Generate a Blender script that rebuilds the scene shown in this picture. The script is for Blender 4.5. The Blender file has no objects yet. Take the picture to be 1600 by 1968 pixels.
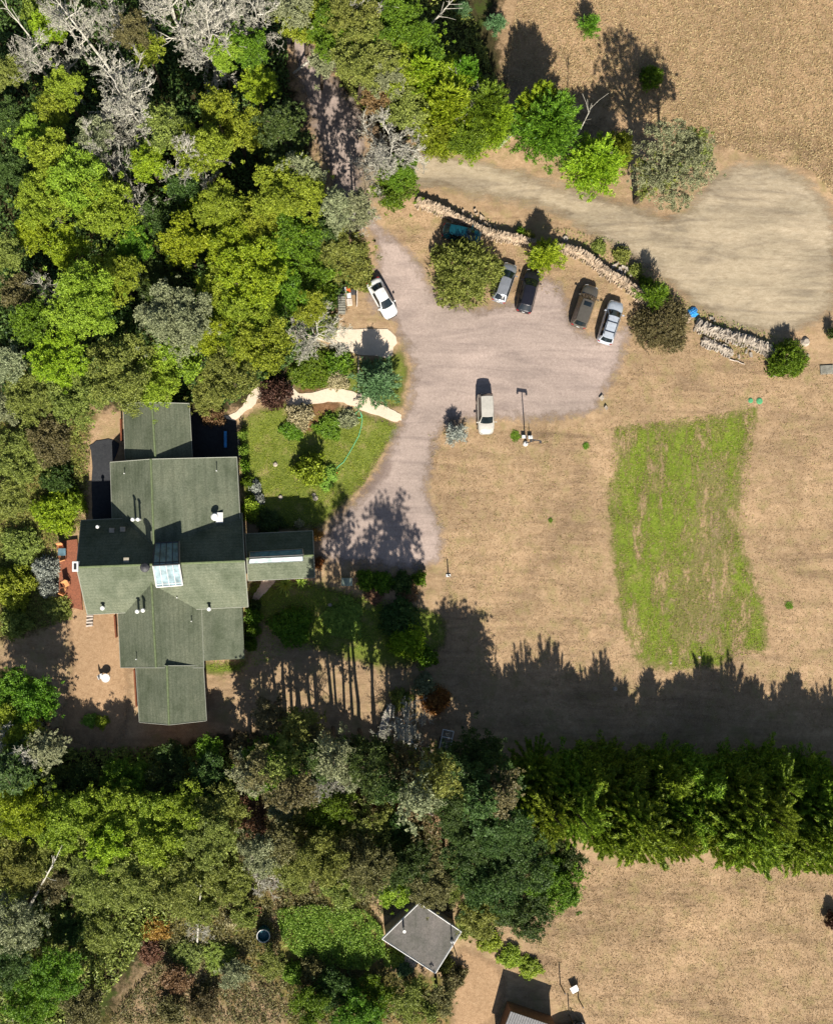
import bpy, math, random
import numpy as np
from mathutils import Vector, Matrix
R = math.radians
# ------------------------------------------------------------------ camera, sky, sun
S = 0.058            # metres per photograph pixel on the ground
H = 105.0            # height of the drone
CX, CY = 590.0, 980.0   # point of the photograph straight below the drone (the photo is cropped off-centre)
sc = bpy.context.scene
cam = bpy.data.cameras.new('camera'); camo = bpy.data.objects.new('camera', cam)
sc.collection.objects.link(camo); sc.camera = camo
camo.location = ((CX-800)*S, -(CY-984)*S, H); camo.rotation_euler = (0, 0, 0)
cam.sensor_fit = 'AUTO'; cam.sensor_width = 36; cam.lens = 36*(H/S)/1968
cam.shift_x = (800-CX)/1968; cam.shift_y = -(984-CY)/1968
cam.clip_start = 1; cam.clip_end = 3000
ELEV = 39.0
w = bpy.data.worlds.new('World'); sc.world = w; w.use_nodes = True
wn = w.node_tree; bg = wn.nodes['Background']
sky = wn.nodes.new('ShaderNodeTexSky'); sky.sky_type = 'NISHITA'; sky.sun_disc = False
sky.sun_elevation = R(ELEV); sky.sun_rotation = R(176)
wn.links.new(sky.outputs[0], bg.inputs[0]); bg.inputs[1].default_value = 0.05
sl = bpy.data.lights.new('sun', 'SUN'); sl.energy = 5.0; sl.angle = R(0.5); sl.color = (1, 0.93, 0.82)
so = bpy.data.objects.new('sun', sl); sc.collection.objects.link(so)
t = math.tan(R(ELEV)); so.rotation_euler = Vector((-0.07, 1, -t)).to_track_quat('-Z', 'Y').to_euler()
so.location = (10, -60, 60)
sc.view_settings.view_transform = 'Standard'; sc.view_settings.look = 'None'
sc.cycles.diffuse_bounces = 1; sc.view_settings.exposure = 0.6; sc.view_settings.gamma = 1
C = sc.collection
rnd = random.Random(7); rg = np.random.default_rng(7)

def P(px, py, z=0.0):
    """point of the world seen at photo pixel px,py when it is z metres high"""
    k = (H-z)/H
    return Vector((((CX-800)+(px-CX)*k)*S, -((CY-984)+(py-CY)*k)*S, z))
# ------------------------------------------------------------------ materials
def newmat(name):
    m = bpy.data.materials.new(name); m.use_nodes = True
    nt = m.node_tree; b = nt.nodes['Principled BSDF']
    return m, nt, b
def N(nt, typ, **kw):
    n = nt.nodes.new(typ)
    for k, v in kw.items():
        if k.startswith('i_'): n.inputs[k[2:].replace('_', ' ')].default_value = v
        else: setattr(n, k, v)
    return n
def ramp(nt, fac, stops):
    r = nt.nodes.new('ShaderNodeValToRGB'); e = r.color_ramp.elements
    while len(e) < len(stops): e.new(0.5)
    for el, (p, c) in zip(e, stops):
        el.position = p; el.color = (c[0], c[1], c[2], 1)
    nt.links.new(fac, r.inputs[0]); return r.outputs[0]
def mixc(nt, fac, a, b, mode='MIX'):
    m = nt.nodes.new('ShaderNodeMix'); m.data_type = 'RGBA'; m.blend_type = mode
    for sock, v in ((m.inputs[0], fac), (m.inputs[6], a), (m.inputs[7], b)):
        if hasattr(v, 'links'): nt.links.new(v, sock)
        else: sock.default_value = v if isinstance(v, (int, float)) else (v[0], v[1], v[2], 1)
    return m.outputs[2]
def pos(nt, scale=(1, 1, 1), rot=0, world=True):
    g = N(nt, 'ShaderNodeNewGeometry') if world else N(nt, 'ShaderNodeTexCoord')
    mp = N(nt, 'ShaderNodeMapping'); mp.inputs['Scale'].default_value = scale
    mp.inputs['Rotation'].default_value = (0, 0, rot)
    nt.links.new(g.outputs['Position' if world else 'Object'], mp.inputs[0]); return mp.outputs[0]
def noise(nt, vec, scale, detail=5, rough=0.6, dist=0):
    n = N(nt, 'ShaderNodeTexNoise'); n.inputs['Scale'].default_value = scale
    n.inputs['Detail'].default_value = detail; n.inputs['Roughness'].default_value = rough
    n.inputs['Distortion'].default_value = dist
    nt.links.new(vec, n.inputs['Vector']); return n.outputs[0]
def math_(nt, op, a, b=0.0):
    m = N(nt, 'ShaderNodeMath', operation=op)
    for i, v in enumerate((a, b)):
        if hasattr(v, 'links'): nt.links.new(v, m.inputs[i])
        else: m.inputs[i].default_value = v
    return m.outputs[0]
def groundmat(name, dark, mid, light, patch=None, s1=2.2, s2=9, bump=0.6, bdist=0.08, edge=None, big=0.12, stretch=(1, 1, 1), lo=0.3, hi=0.72, patchlim=(0.5, 0.62), streak=0.0):
    """rough ground: fine speckle and strokes, wide tone changes, optional second colour in patches, ragged edge"""
    m, nt, b = newmat(name)
    v = pos(nt, stretch, 0.4)
    n1 = noise(nt, v, s1, 8, 0.72, 0.6); n2 = noise(nt, v, s2, 4, 0.7, 1.2); n3 = noise(nt, v, big, 4, 0.55)
    f = math_(nt, 'ADD', math_(nt, 'MULTIPLY', n1, 0.5), math_(nt, 'MULTIPLY', n2, 0.5))
    col = ramp(nt, f, [(lo, dark), (0.5, mid), (hi, light)])
    tone = ramp(nt, n3, [(0.3, (0.80, 0.80, 0.78)), (0.7, (1.12, 1.10, 1.08))])
    col = mixc(nt, 1.0, col, tone, 'MULTIPLY')
    if streak:
        n5 = noise(nt, pos(nt, (0.25, 1.6, 1), 1.15), 0.35, 6, 0.65, 1.5); n6 = noise(nt, pos(nt, (1, 1, 1), 0), 0.045, 6, 0.7, 2.0)
        st = math_(nt, 'ADD', math_(nt, 'MULTIPLY', n5, 0.55), math_(nt, 'MULTIPLY', n6, 0.45))
        col = mixc(nt, 1.0, col, ramp(nt, st, [(0.36, (1-streak, 1-streak, 1-streak*0.95)), (0.5, (1, 1, 1)), (0.64, (1+streak*.55,)*3)]), 'MULTIPLY')
    if patch:
        n4 = noise(nt, v, 0.5, 7, 0.7)
        col = mixc(nt, ramp(nt, n4, [(patchlim[0], (0, 0, 0)), (patchlim[1], (1, 1, 1))]), col, patch)
    nt.links.new(col, b.inputs['Base Color']); b.inputs['Roughness'].default_value = 0.95
    b.inputs['Specular IOR Level'].default_value = 0.1
    bp = N(nt, 'ShaderNodeBump'); bp.inputs['Strength'].default_value = bump; bp.inputs['Distance'].default_value = bdist
    nt.links.new(f, bp.inputs['Height']); nt.links.new(bp.outputs[0], b.inputs['Normal'])
    if edge:
        at = N(nt, 'ShaderNodeAttribute', attribute_name='edge')
        wid, amp, holes = edge
        e = math_(nt, 'DIVIDE', at.outputs['Fac'], wid)
        nn = math_(nt, 'MULTIPLY', math_(nt, 'SUBTRACT', noise(nt, v, 0.9, 8, 0.75), 0.5), amp)
        a = math_(nt, 'ADD', e, nn)
        if holes:
            hh = math_(nt, 'MULTIPLY', math_(nt, 'SUBTRACT', noise(nt, pos(nt, (1.5, 0.5, 1), -0.1), 0.3, 9, 0.8), holes[0]), holes[1])
            a = math_(nt, 'MINIMUM', a, hh)
        cl = N(nt, 'ShaderNodeClamp'); nt.links.new(a, cl.inputs[0])
        tr = N(nt, 'ShaderNodeBsdfTransparent'); mx = N(nt, 'ShaderNodeMixShader')
        nt.links.new(cl.outputs[0], mx.inputs[0]); nt.links.new(tr.outputs[0], mx.inputs[1]); nt.links.new(b.outputs[0], mx.inputs[2])
        nt.links.new(mx.outputs[0], nt.nodes['Material Output'].inputs[0])
    return m
def plain(name, c, rough=0.6, metal=0.0, var=0.15, scale=6, bump=0.0, spec=0.5, c2=None):
    m, nt, b = newmat(name)
    v = pos(nt, world=False); n = noise(nt, v, scale, 6, 0.65)
    d = [x*(1-var*1.6) for x in c]; l = [min(1, x*(1+var)) for x in c] if c2 is None else c2
    nt.links.new(ramp(nt, n, [(0.32, d), (0.68, l)]), b.inputs['Base Color'])
    b.inputs['Roughness'].default_value = rough; b.inputs['Metallic'].default_value = metal
    b.inputs['Specular IOR Level'].default_value = spec
    if bump:
        bp = N(nt, 'ShaderNodeBump'); bp.inputs['Strength'].default_value = bump; bp.inputs['Distance'].default_value = 0.03
        nt.links.new(n, bp.inputs['Height']); nt.links.new(bp.outputs[0], b.inputs['Normal'])
    return m
def leafmat(name, dark, light, trans=0.25, hue=0.02, spec=0.35):
    m, nt, b = newmat(name)
    at = N(nt, 'ShaderNodeAttribute', attribute_name='v'); oi = N(nt, 'ShaderNodeObjectInfo')
    col = ramp(nt, at.outputs['Fac'], [(0.0, dark), (1.0, light)])
    hs = N(nt, 'ShaderNodeHueSaturation'); nt.links.new(col, hs.inputs['Color'])
    nt.links.new(math_(nt, 'ADD', math_(nt, 'MULTIPLY', oi.outputs['Random'], hue*2), 0.5-hue), hs.inputs['Hue'])
    nt.links.new(math_(nt, 'ADD', math_(nt, 'MULTIPLY', oi.outputs['Random'], 0.3), 0.86), hs.inputs['Value'])
    nt.links.new(hs.outputs[0], b.inputs['Base Color']); b.inputs['Roughness'].default_value = 0.55
    b.inputs['Specular IOR Level'].default_value = spec
    tr = N(nt, 'ShaderNodeBsdfTranslucent'); nt.links.new(hs.outputs[0], tr.inputs[0])
    mx = N(nt, 'ShaderNodeMixShader'); mx.inputs[0].default_value = trans
    nt.links.new(b.outputs[0], mx.inputs[1]); nt.links.new(tr.outputs[0], mx.inputs[2])
    nt.links.new(mx.outputs[0], nt.nodes['Material Output'].inputs[0]); return m
M = {}
M['bright'] = leafmat('leaf_bright', (0.11, 0.20, 0.006), (0.50, 0.64, 0.035))
M['yellow'] = leafmat('leaf_yellowgreen', (0.12, 0.19, 0.010), (0.48, 0.60, 0.055))
M['green'] = leafmat('leaf_green', (0.045, 0.11, 0.008), (0.24, 0.40, 0.025))
M['olive'] = leafmat('leaf_olive', (0.09, 0.12, 0.020), (0.42, 0.47, 0.10))
M['dark'] = leafmat('leaf_dark', (0.022, 0.055, 0.012), (0.14, 0.22, 0.045))
M['grey'] = leafmat('leaf_greygreen', (0.12, 0.14, 0.06), (0.44, 0.47, 0.25), 0.15)
M['silver'] = leafmat('leaf_silver', (0.20, 0.22, 0.18), (0.55, 0.58, 0.50), 0.1)
M['blue'] = leafmat('leaf_bluegreen', (0.05, 0.11, 0.04), (0.20, 0.36, 0.14), 0.15)
M['conifer'] = leafmat('leaf_conifer', (0.07, 0.13, 0.008), (0.38, 0.52, 0.04), 0.25)
M['cream'] = leafmat('leaf_cream', (0.35, 0.32, 0.14), (0.80, 0.74, 0.42), 0.2)
M['orange'] = leafmat('leaf_orange', (0.22, 0.09, 0.02), (0.55, 0.30, 0.07), 0.2)
M['russet'] = leafmat('leaf_russet', (0.13, 0.065, 0.03), (0.34, 0.20, 0.10), 0.15)
M['maroon'] = leafmat('leaf_maroon', (0.05, 0.025, 0.018), (0.17, 0.085, 0.06), 0.15)
M['lime'] = leafmat('leaf_lime', (0.09, 0.19, 0.015), (0.42, 0.60, 0.09))
M['straw'] = leafmat('blade_straw', (0.26, 0.17, 0.075), (0.62, 0.47, 0.26), 0.1)
M['brownish'] = leafmat('leaf_brownolive', (0.08, 0.075, 0.025), (0.26, 0.23, 0.09), 0.15)
M['bark'] = plain('bark', (0.11, 0.085, 0.06), 0.9, var=0.35, scale=5, bump=0.8, spec=0.1)
M['deadwood'] = plain('deadwood', (0.42, 0.39, 0.32), 0.9, var=0.25, scale=4, spec=0.1, c2=(0.72, 0.69, 0.59))
M['palewood'] = plain('palewood', (0.62, 0.54, 0.46), 0.9, var=0.2, scale=4, spec=0.1)
M['lichen'] = leafmat('lichen', (0.20, 0.20, 0.14), (0.56, 0.55, 0.43), 0.05, 0.01, 0.1)
M['redwood'] = plain('redwood', (0.28, 0.095, 0.045), 0.7, var=0.25, scale=7)
M['stone'] = plain('stone', (0.50, 0.39, 0.28), 0.95, var=0.4, scale=2.2, bump=0.6, spec=0.1)
M['whitestone'] = plain('whitestone', (0.46, 0.40, 0.33), 0.95, var=0.3, scale=2.5, bump=0.6, spec=0.1)
M['white'] = plain('white_paint', (0.78, 0.78, 0.76), 0.45, var=0.06)
M['metal'] = plain('metal', (0.42, 0.42, 0.42), 0.35, 0.8, 0.1)
M['black'] = plain('black_rubber', (0.018, 0.018, 0.02), 0.7, var=0.2)
M['chrome'] = plain('chrome', (0.75, 0.75, 0.75), 0.12, 1.0, 0.03)
M['brownpaint'] = plain('wall_brown', (0.20, 0.11, 0.06), 0.8, var=0.2, scale=3)
M['palewall'] = plain('wall_tan', (0.40, 0.36, 0.28), 0.8, var=0.15, scale=3)
M['teal'] = plain('teal_paint', (0.02, 0.14, 0.18), 0.35, var=0.2)
M['orangeplastic'] = plain('orange_plastic', (0.75, 0.16, 0.04), 0.5, var=0.1)
M['greenplastic'] = plain('green_plastic', (0.10, 0.38, 0.17), 0.55, var=0.15)
M['hose'] = plain('hose_green', (0.16, 0.55, 0.28), 0.4, var=0.05)
M['tarp'] = plain('tarp_blue', (0.04, 0.30, 0.72), 0.35, var=0.25, scale=3, bump=0.5)
M['palebluetarp'] = plain('tarp_pale_blue', (0.30, 0.52, 0.78), 0.4, var=0.2, scale=3, bump=0.5)
M['greyboard'] = plain('weathered_board', (0.30, 0.29, 0.24), 0.9, var=0.25, scale=3, bump=0.3)
M['tancloth'] = plain('cushion_orange', (0.72, 0.33, 0.13), 0.85, var=0.1)
M['rust'] = plain('rust', (0.28, 0.10, 0.04), 0.8, var=0.3)
M['darkgrey'] = plain('dark_grey', (0.06, 0.06, 0.065), 0.6, var=0.2)
M['ridge'] = plain('ridge_cap', (0.15, 0.19, 0.09), 0.9, var=0.2, scale=4)
def glassmat(name, c, rough=0.08):
    m, nt, b = newmat(name); v = pos(nt, world=False); n = noise(nt, v, 1.5, 3, 0.5)
    nt.links.new(ramp(nt, n, [(0.3, [x*0.6 for x in c]), (0.7, [x*1.4 for x in c])]), b.inputs['Base Color'])
    b.inputs['Roughness'].default_value = rough; b.inputs['Specular IOR Level'].default_value = 0.9
    b.inputs['Coat Weight'].default_value = 0.4; return m
M['glass'] = glassmat('car_glass', (0.012, 0.018, 0.022), 0.05)
M['skyglass'] = glassmat('skylight_glass', (0.13, 0.22, 0.26), 0.12)
M['paleglass'] = glassmat('pale_glass', (0.58, 0.72, 0.72), 0.2)
M['tealglass'] = glassmat('teal_glass', (0.10, 0.26, 0.28), 0.2)
def roofmat(name, a, b_, rot=0.0):
    m, nt, b = newmat(name); v = pos(nt, (1, 1, 1), rot)
    n1 = noise(nt, v, 6, 6, 0.8); n2 = noise(nt, v, 0.35, 5, 0.6)
    col = ramp(nt, n1, [(0.3, a), (0.7, b_)])
    col = mixc(nt, 1.0, col, ramp(nt, n2, [(0.3, (0.66, 0.70, 0.64)), (0.5, (1, 1, 1)), (0.72, (1.25, 1.2, 1.2))]), 'MULTIPLY')
    n3 = noise(nt, pos(nt, (1.6, 0.25, 1), 0.05), 0.9, 6, 0.7); col = mixc(nt, 1.0, col, ramp(nt, n3, [(0.35, (0.84, 0.86, 0.82)), (0.6, (1.08, 1.07, 1.06))]), 'MULTIPLY')
    wv = N(nt, 'ShaderNodeTexWave'); wv.inputs['Scale'].default_value = 1.1; wv.bands_direction = 'Z'
    wv.inputs['Distortion'].default_value = 0.6; nt.links.new(pos(nt, (1, 1, 1)), wv.inputs[0])
    col = mixc(nt, 0.22, col, ramp(nt, wv.outputs['Fac'], [(0.0, (0.45, 0.45, 0.45)), (0.35, (1, 1, 1))]), 'MULTIPLY')
    nt.links.new(col, b.inputs['Base Color']); b.inputs['Roughness'].default_value = 0.9; b.inputs['Specular IOR Level'].default_value = 0.15
    bp = N(nt, 'ShaderNodeBump'); bp.inputs['Strength'].default_value = 0.4; bp.inputs['Distance'].default_value = 0.04
    nt.links.new(n1, bp.inputs['Height']); nt.links.new(bp.outputs[0], b.inputs['Normal']); return m
M['roof'] = roofmat('shingle_green', (0.078, 0.092, 0.062), (0.19, 0.212, 0.152))
M['roofgrey'] = roofmat('shingle_grey', (0.10, 0.095, 0.09), (0.22, 0.205, 0.19))
# ------------------------------------------------------------------ mesh helpers
def mesh_np(name, V, F, mat=None, v=None, smooth=False):
    V = np.asarray(V, dtype=np.float32); F = np.asarray(F, dtype=np.int32)
    me = bpy.data.meshes.new(name); n = F.shape[1]
    me.vertices.add(len(V)); me.vertices.foreach_set('co', V.ravel())
    me.loops.add(F.size); me.loops.foreach_set('vertex_index', F.ravel())
    me.polygons.add(len(F)); me.polygons.foreach_set('loop_start', np.arange(0, F.size, n, dtype=np.int32))
    me.polygons.foreach_set('loop_total', np.full(len(F), n, dtype=np.int32))
    me.update(calc_edges=True)
    if v is not None:
        a = me.attributes.new('v', 'FLOAT', 'POINT'); a.data.foreach_set('value', np.asarray(v, dtype=np.float32))
    if smooth: me.polygons.foreach_set('use_smooth', np.ones(len(F), dtype=bool))
    if mat: me.materials.append(mat)
    return me
class MB:
    def __init__(s): s.V = []; s.F = []
    def add(s, vs, fs):
        o = len(s.V); s.V += [tuple(x) for x in vs]; s.F += [tuple(i+o for i in f) for f in fs]
    def box(s, c, d, rz=0, tilt=(0, 0), jit=0):
        m = Matrix.Rotation(rz, 3, 'Z') @ Matrix.Rotation(tilt[0], 3, 'X') @ Matrix.Rotation(tilt[1], 3, 'Y')
        vs = []
        for z in (-.5, .5):
            for x, y in ((-.5, -.5), (.5, -.5), (.5, .5), (-.5, .5)):
                p = Vector((x*d[0], y*d[1], z*d[2]))
                if jit: p += Vector((rnd.uniform(-jit, jit)*d[0], rnd.uniform(-jit, jit)*d[1], rnd.uniform(-jit, jit)*d[2]))
                vs.append(Vector(c)+m @ p)
        s.add(vs, [(3, 2, 1, 0), (4, 5, 6, 7), (0, 1, 5, 4), (1, 2, 6, 5), (2, 3, 7, 6), (3, 0, 4, 7)])
    def tube(s, pts, rads, k=6, cap=True):
        pts = [Vector(p) for p in pts]; rings = []
        for i, p in enumerate(pts):
            d = (pts[min(i+1, len(pts)-1)]-pts[max(i-1, 0)])
            if d.length < 1e-6: d = Vector((0, 0, 1))
            d.normalize(); a = d.cross(Vector((0, 0, 1)) if abs(d.z) < 0.9 else Vector((1, 0, 0))).normalized(); b = d.cross(a)
            rings.append([p+(a*math.cos(2*math.pi*j/k)+b*math.sin(2*math.pi*j/k))*rads[i] for j in range(k)])
        fs = []
        for i in range(len(pts)-1):
            for j in range(k): fs.append((i*k+j, i*k+(j+1) % k, (i+1)*k+(j+1) % k, (i+1)*k+j))
        if cap: fs.append(tuple(range((len(pts)-1)*k, len(pts)*k))); fs.append(tuple(range(k-1, -1, -1)))
        s.add([v for r in rings for v in r], fs)
    def disc(s, c, r, h, k=16, r2=None):
        r2 = r if r2 is None else r2
        vs = [Vector(c)+Vector((math.cos(2*math.pi*j/k)*r, math.sin(2*math.pi*j/k)*r, 0)) for j in range(k)]
        vs += [Vector(c)+Vector((math.cos(2*math.pi*j/k)*r2, math.sin(2*math.pi*j/k)*r2, h)) for j in range(k)]
        s.add(vs, [(j, (j+1) % k, k+(j+1) % k, k+j) for j in range(k)]+[tuple(range(k, 2*k)), tuple(range(k-1, -1, -1))])
    def slab(s, quad, th):
        q = [Vector(p) for p in quad]; n = len(q)
        s.add(q+[p-Vector((0, 0, th)) for p in q], [tuple(range(n)), tuple(range(2*n-1, n-1, -1))]+[(j, j+n, (j+1) % n+n, (j+1) % n) for j in range(n)])
    def mesh(s, name, mat, smooth=False):
        me = bpy.data.meshes.new(name); me.from_pydata(s.V, [], s.F)
        if smooth: me.polygons.foreach_set('use_smooth', [True]*len(me.polygons))
        me.materials.append(mat); me.update(); return me
    def build(s, name, mat, parent=None, smooth=False):
        return link(name, s.mesh(name, mat, smooth), parent)
def link(name, me, parent=None, loc=None):
    o = bpy.data.objects.new(name, me); C.objects.link(o)
    if parent: o.parent = parent
    if loc is not None: o.location = loc
    return o
USED = {}
def tag(o, label=None, cat=None, group=None, kind=None):
    if label:
        USED[label] = USED.get(label, 0)+1
        o['label'] = label
    if cat: o['category'] = cat
    if group: o['group'] = group
    if kind: o['kind'] = kind
    return o
def empty(name, loc, rz=0, label=None, cat=None, group=None):
    o = bpy.data.objects.new(name, None); C.objects.link(o); o.location = loc; o.rotation_euler = (0, 0, rz); o.empty_display_size = 0.2
    return tag(o, label, cat, group)
# ------------------------------------------------------------------ ground and sheets
def smooth_poly(pts, n=6):
    out = []; L = len(pts)
    for i in range(L):
        p0, p1, p2, p3 = (np.array(pts[(i+k) % L], float) for k in (-1, 0, 1, 2))
        for j in range(n):
            u = j/n
            out.append(0.5*((2*p1)+(-p0+p2)*u+(2*p0-5*p1+4*p2-p3)*u*u+(-p0+3*p1-3*p2+p3)*u**3))
    return np.array(out)
def sdist(poly, X, Y):
    """signed distance, + inside"""
    d = np.full(X.shape, 1e9); ins = np.zeros(X.shape, bool); n = len(poly)
    for i in range(n):
        ax, ay = poly[i]; bx, by = poly[(i+1) % n]
        ex, ey = bx-ax, by-ay; L = ex*ex+ey*ey+1e-12
        u = np.clip(((X-ax)*ex+(Y-ay)*ey)/L, 0, 1)
        d = np.minimum(d, np.hypot(X-ax-u*ex, Y-ay-u*ey))
        c = (ay > Y) != (by > Y)
        with np.errstate(divide='ignore', invalid='ignore'):
            ins ^= c & (X < (bx-ax)*(Y-ay)/(by-ay+1e-15)+ax)
    return np.where(ins, d, -d)
POLY = {}
def sheet(name, pts, z, mat, res=0.4, margin=1.5, kind='structure', smooth=True):
    pl = smooth_poly(pts) if smooth else np.array(pts, float)
    w_ = np.array([P(x, y)[:2] for x, y in pl]); POLY[name] = w_
    x0, y0 = w_.min(0)-margin; x1, y1 = w_.max(0)+margin
    nx = int((x1-x0)/res)+2; ny = int((y1-y0)/res)+2
    X, Y = np.meshgrid(x0+np.arange(nx)*res, y0+np.arange(ny)*res)
    D = sdist(w_, X, Y); keep = D > -margin
    idx = np.arange(nx*ny).reshape(ny, nx)
    q = keep[:-1, :-1] | keep[1:, :-1] | keep[:-1, 1:] | keep[1:, 1:]
    F = np.stack([idx[:-1, :-1][q], idx[:-1, 1:][q], idx[1:, 1:][q], idx[1:, :-1][q]], 1)
    u, inv = np.unique(F, return_inverse=True)
    V = np.stack([X.ravel(), Y.ravel(), np.full(nx*ny, z)], 1)[u]
    me = mesh_np(name, V, inv.reshape(F.shape), mat)
    a = me.attributes.new('edge', 'FLOAT', 'POINT'); a.data.foreach_set('value', D.ravel()[u].astype(np.float32))
    return tag(link(name, me), kind=kind)
GM = {}
GM['field'] = groundmat('dry_field', (0.22, 0.145, 0.078), (0.415, 0.288, 0.174), (0.58, 0.43, 0.28), patch=(0.31, 0.25, 0.115), streak=0.42, lo=0.28, hi=0.76, s1=1.3, s2=5, bump=0.8, bdist=0.12, patchlim=(0.5, 0.7))
GM['tawny'] = groundmat('tawny_field', (0.21, 0.135, 0.07), (0.42, 0.285, 0.165), (0.62, 0.45, 0.28), s1=1.3, s2=5, bump=1.0, bdist=0.2, edge=(2.5, 3.0, None))
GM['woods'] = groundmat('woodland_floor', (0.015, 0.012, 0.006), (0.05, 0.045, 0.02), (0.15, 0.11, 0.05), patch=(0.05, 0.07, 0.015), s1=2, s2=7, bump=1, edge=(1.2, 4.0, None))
GM['gravel'] = groundmat('gravel', (0.26, 0.205, 0.18), (0.41, 0.33, 0.292), (0.60, 0.49, 0.435), s1=4, s2=12, bump=0.5, bdist=0.05, edge=(1.3, 3.0, None), big=0.10, streak=0.3)
GM['dirt'] = groundmat('dirt_track', (0.26, 0.205, 0.135), (0.41, 0.34, 0.24), (0.56, 0.485, 0.365), s1=2.2, s2=9, bump=0.4, bdist=0.06, edge=(1.5, 2.6, None), stretch=(0.5, 1.3, 1), big=0.25, streak=0.4)
GM['lawnpatch'] = groundmat('green_patch', (0.06, 0.11, 0.01), (0.18, 0.25, 0.03), (0.34, 0.37, 0.08), patch=(0.33, 0.27, 0.11), s1=2.4, s2=8, bump=0.9, edge=(1.2, 3.0, (0.412, 8)), patchlim=(0.52, 0.75))
GM['lawn'] = groundmat('garden_lawn', (0.055, 0.09, 0.012), (0.16, 0.20, 0.035), (0.32, 0.33, 0.09), patch=(0.34, 0.27, 0.12), s1=2.2, s2=8, bump=0.9, edge=(1.0, 2.5, None), patchlim=(0.52, 0.72))
GM['meadow'] = groundmat('rough_meadow', (0.05, 0.055, 0.012), (0.17, 0.155, 0.045), (0.36, 0.31, 0.12), patch=(0.30, 0.20, 0.09), s1=2.2, s2=7, bump=1.0, edge=(1.5, 3.5, None))
GM['path'] = groundmat('sandstone_path', (0.62, 0.50, 0.38), (0.78, 0.65, 0.51), (0.88, 0.76, 0.62), s1=3, s2=9, bump=0.2, bdist=0.03)
GM['mulch'] = groundmat('bark_mulch', (0.09, 0.045, 0.022), (0.22, 0.12, 0.06), (0.38, 0.23, 0.13), s1=3, s2=9, bump=1.0, edge=(0.5, 1.5, None))
GM['soil'] = groundmat('bare_soil', (0.24, 0.15, 0.085), (0.44, 0.29, 0.17), (0.62, 0.44, 0.28), s1=2.2, s2=8, bump=0.8, bdist=0.1, edge=(1.0, 2.5, None))
GM['barepatch'] = groundmat('bare_patch', (0.22, 0.148, 0.082), (0.41, 0.292, 0.182), (0.58, 0.435, 0.29), s1=1.6, s2=6, bump=0.8, edge=(2.5, 3.5, (0.47, 8)))
GM['scrubsoil'] = groundmat('scrub_soil', (0.20, 0.13, 0.07), (0.42, 0.30, 0.18), (0.62, 0.48, 0.32), s1=1.6, s2=6, bump=0.9, edge=(2.5, 3.5, (0.42, 8)))
GM['terrace'] = groundmat('terrace_shade', (0.025, 0.027, 0.032), (0.045, 0.048, 0.055), (0.07, 0.075, 0.08), s1=3, s2=9, bump=0.3)  # paving near black: the shade beside the house is put into its colour
GM['damp'] = groundmat('damp_gravel', (0.20, 0.15, 0.125), (0.29, 0.22, 0.19), (0.40, 0.31, 0.27), s1=5, s2=14, bump=0.3, edge=(1.8, 1.6, None))
g = MB(); g.add([(-1500, -1500, 0), (1500, -1500, 0), (1500, 1500, 0), (-1500, 1500, 0)], [(0, 1, 2, 3)])
tag(g.build('ground', GM['field']), kind='structure')
sheet('field', [(1120, -300), (2200, -300), (2200, 640), (1640, 560), (1600, 640), (1610, 420), (1540, 300), (1440, 290), (1300, 300), (1100, 260), (960, 180), (930, 60), (880, -300)], 0.004, GM['tawny'], 0.8)
sheet('meadow', [(-300, 700), (150, 760), (175, 850), (160, 1000), (110, 1060), (110, 1200), (-60, 1240), (-300, 1200)], 0.004, GM['meadow'], 0.5)
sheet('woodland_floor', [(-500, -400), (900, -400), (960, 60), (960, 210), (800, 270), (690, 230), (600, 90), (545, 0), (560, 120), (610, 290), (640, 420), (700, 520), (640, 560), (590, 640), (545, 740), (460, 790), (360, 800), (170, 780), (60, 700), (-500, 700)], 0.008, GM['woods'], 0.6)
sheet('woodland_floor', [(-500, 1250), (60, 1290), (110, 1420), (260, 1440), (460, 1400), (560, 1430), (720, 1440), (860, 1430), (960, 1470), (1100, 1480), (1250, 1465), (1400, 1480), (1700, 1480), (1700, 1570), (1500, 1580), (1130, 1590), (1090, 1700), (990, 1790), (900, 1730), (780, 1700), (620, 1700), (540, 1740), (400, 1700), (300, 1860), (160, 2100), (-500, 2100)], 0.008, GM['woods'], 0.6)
sheet('meadow', [(330, 1720), (520, 1700), (700, 1710), (740, 1800), (760, 1860), (860, 1880), (880, 2050), (160, 2100), (260, 1870)], 0.012, GM['meadow'], 0.5)
sheet('bare_soil', [(130, 1150), (240, 1170), (250, 1400), (180, 1440), (110, 1400), (130, 1300)], 0.008, GM['soil'], 0.4)
sheet('lawn', [(455, 830), (478, 790), (540, 770), (640, 775), (768, 812), (742, 870), (700, 935), (650, 985), (605, 1020), (480, 1010), (458, 900)], 0.012, GM['lawn'], 0.3)
sheet('lawn', [(560, 650), (640, 662), (700, 690), (765, 670), (788, 700), (782, 750), (760, 792), (640, 750), (560, 752)], 0.012, GM['lawn'], 0.3)
sheet('lawn', [(475, 1120), (530, 1118), (600, 1115), (720, 1150), (850, 1180), (850, 1250), (740, 1290), (560, 1230), (500, 1200), (470, 1290), (395, 1300), (395, 1268), (470, 1258)], 0.012, GM['lawn'], 0.3)
sheet('lawn', [(1180, 822), (1260, 812), (1340, 803), (1400, 790), (1452, 782), (1455, 820), (1437, 870), (1425, 950), (1430, 1050), (1452, 1100), (1475, 1190), (1472, 1255), (1420, 1250), (1390, 1282), (1300, 1292), (1230, 1280), (1200, 1230), (1182, 1150), (1170, 1050), (1165, 950), (1182, 880)], 0.012, GM['lawnpatch'], 0.35, 2.0)
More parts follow.
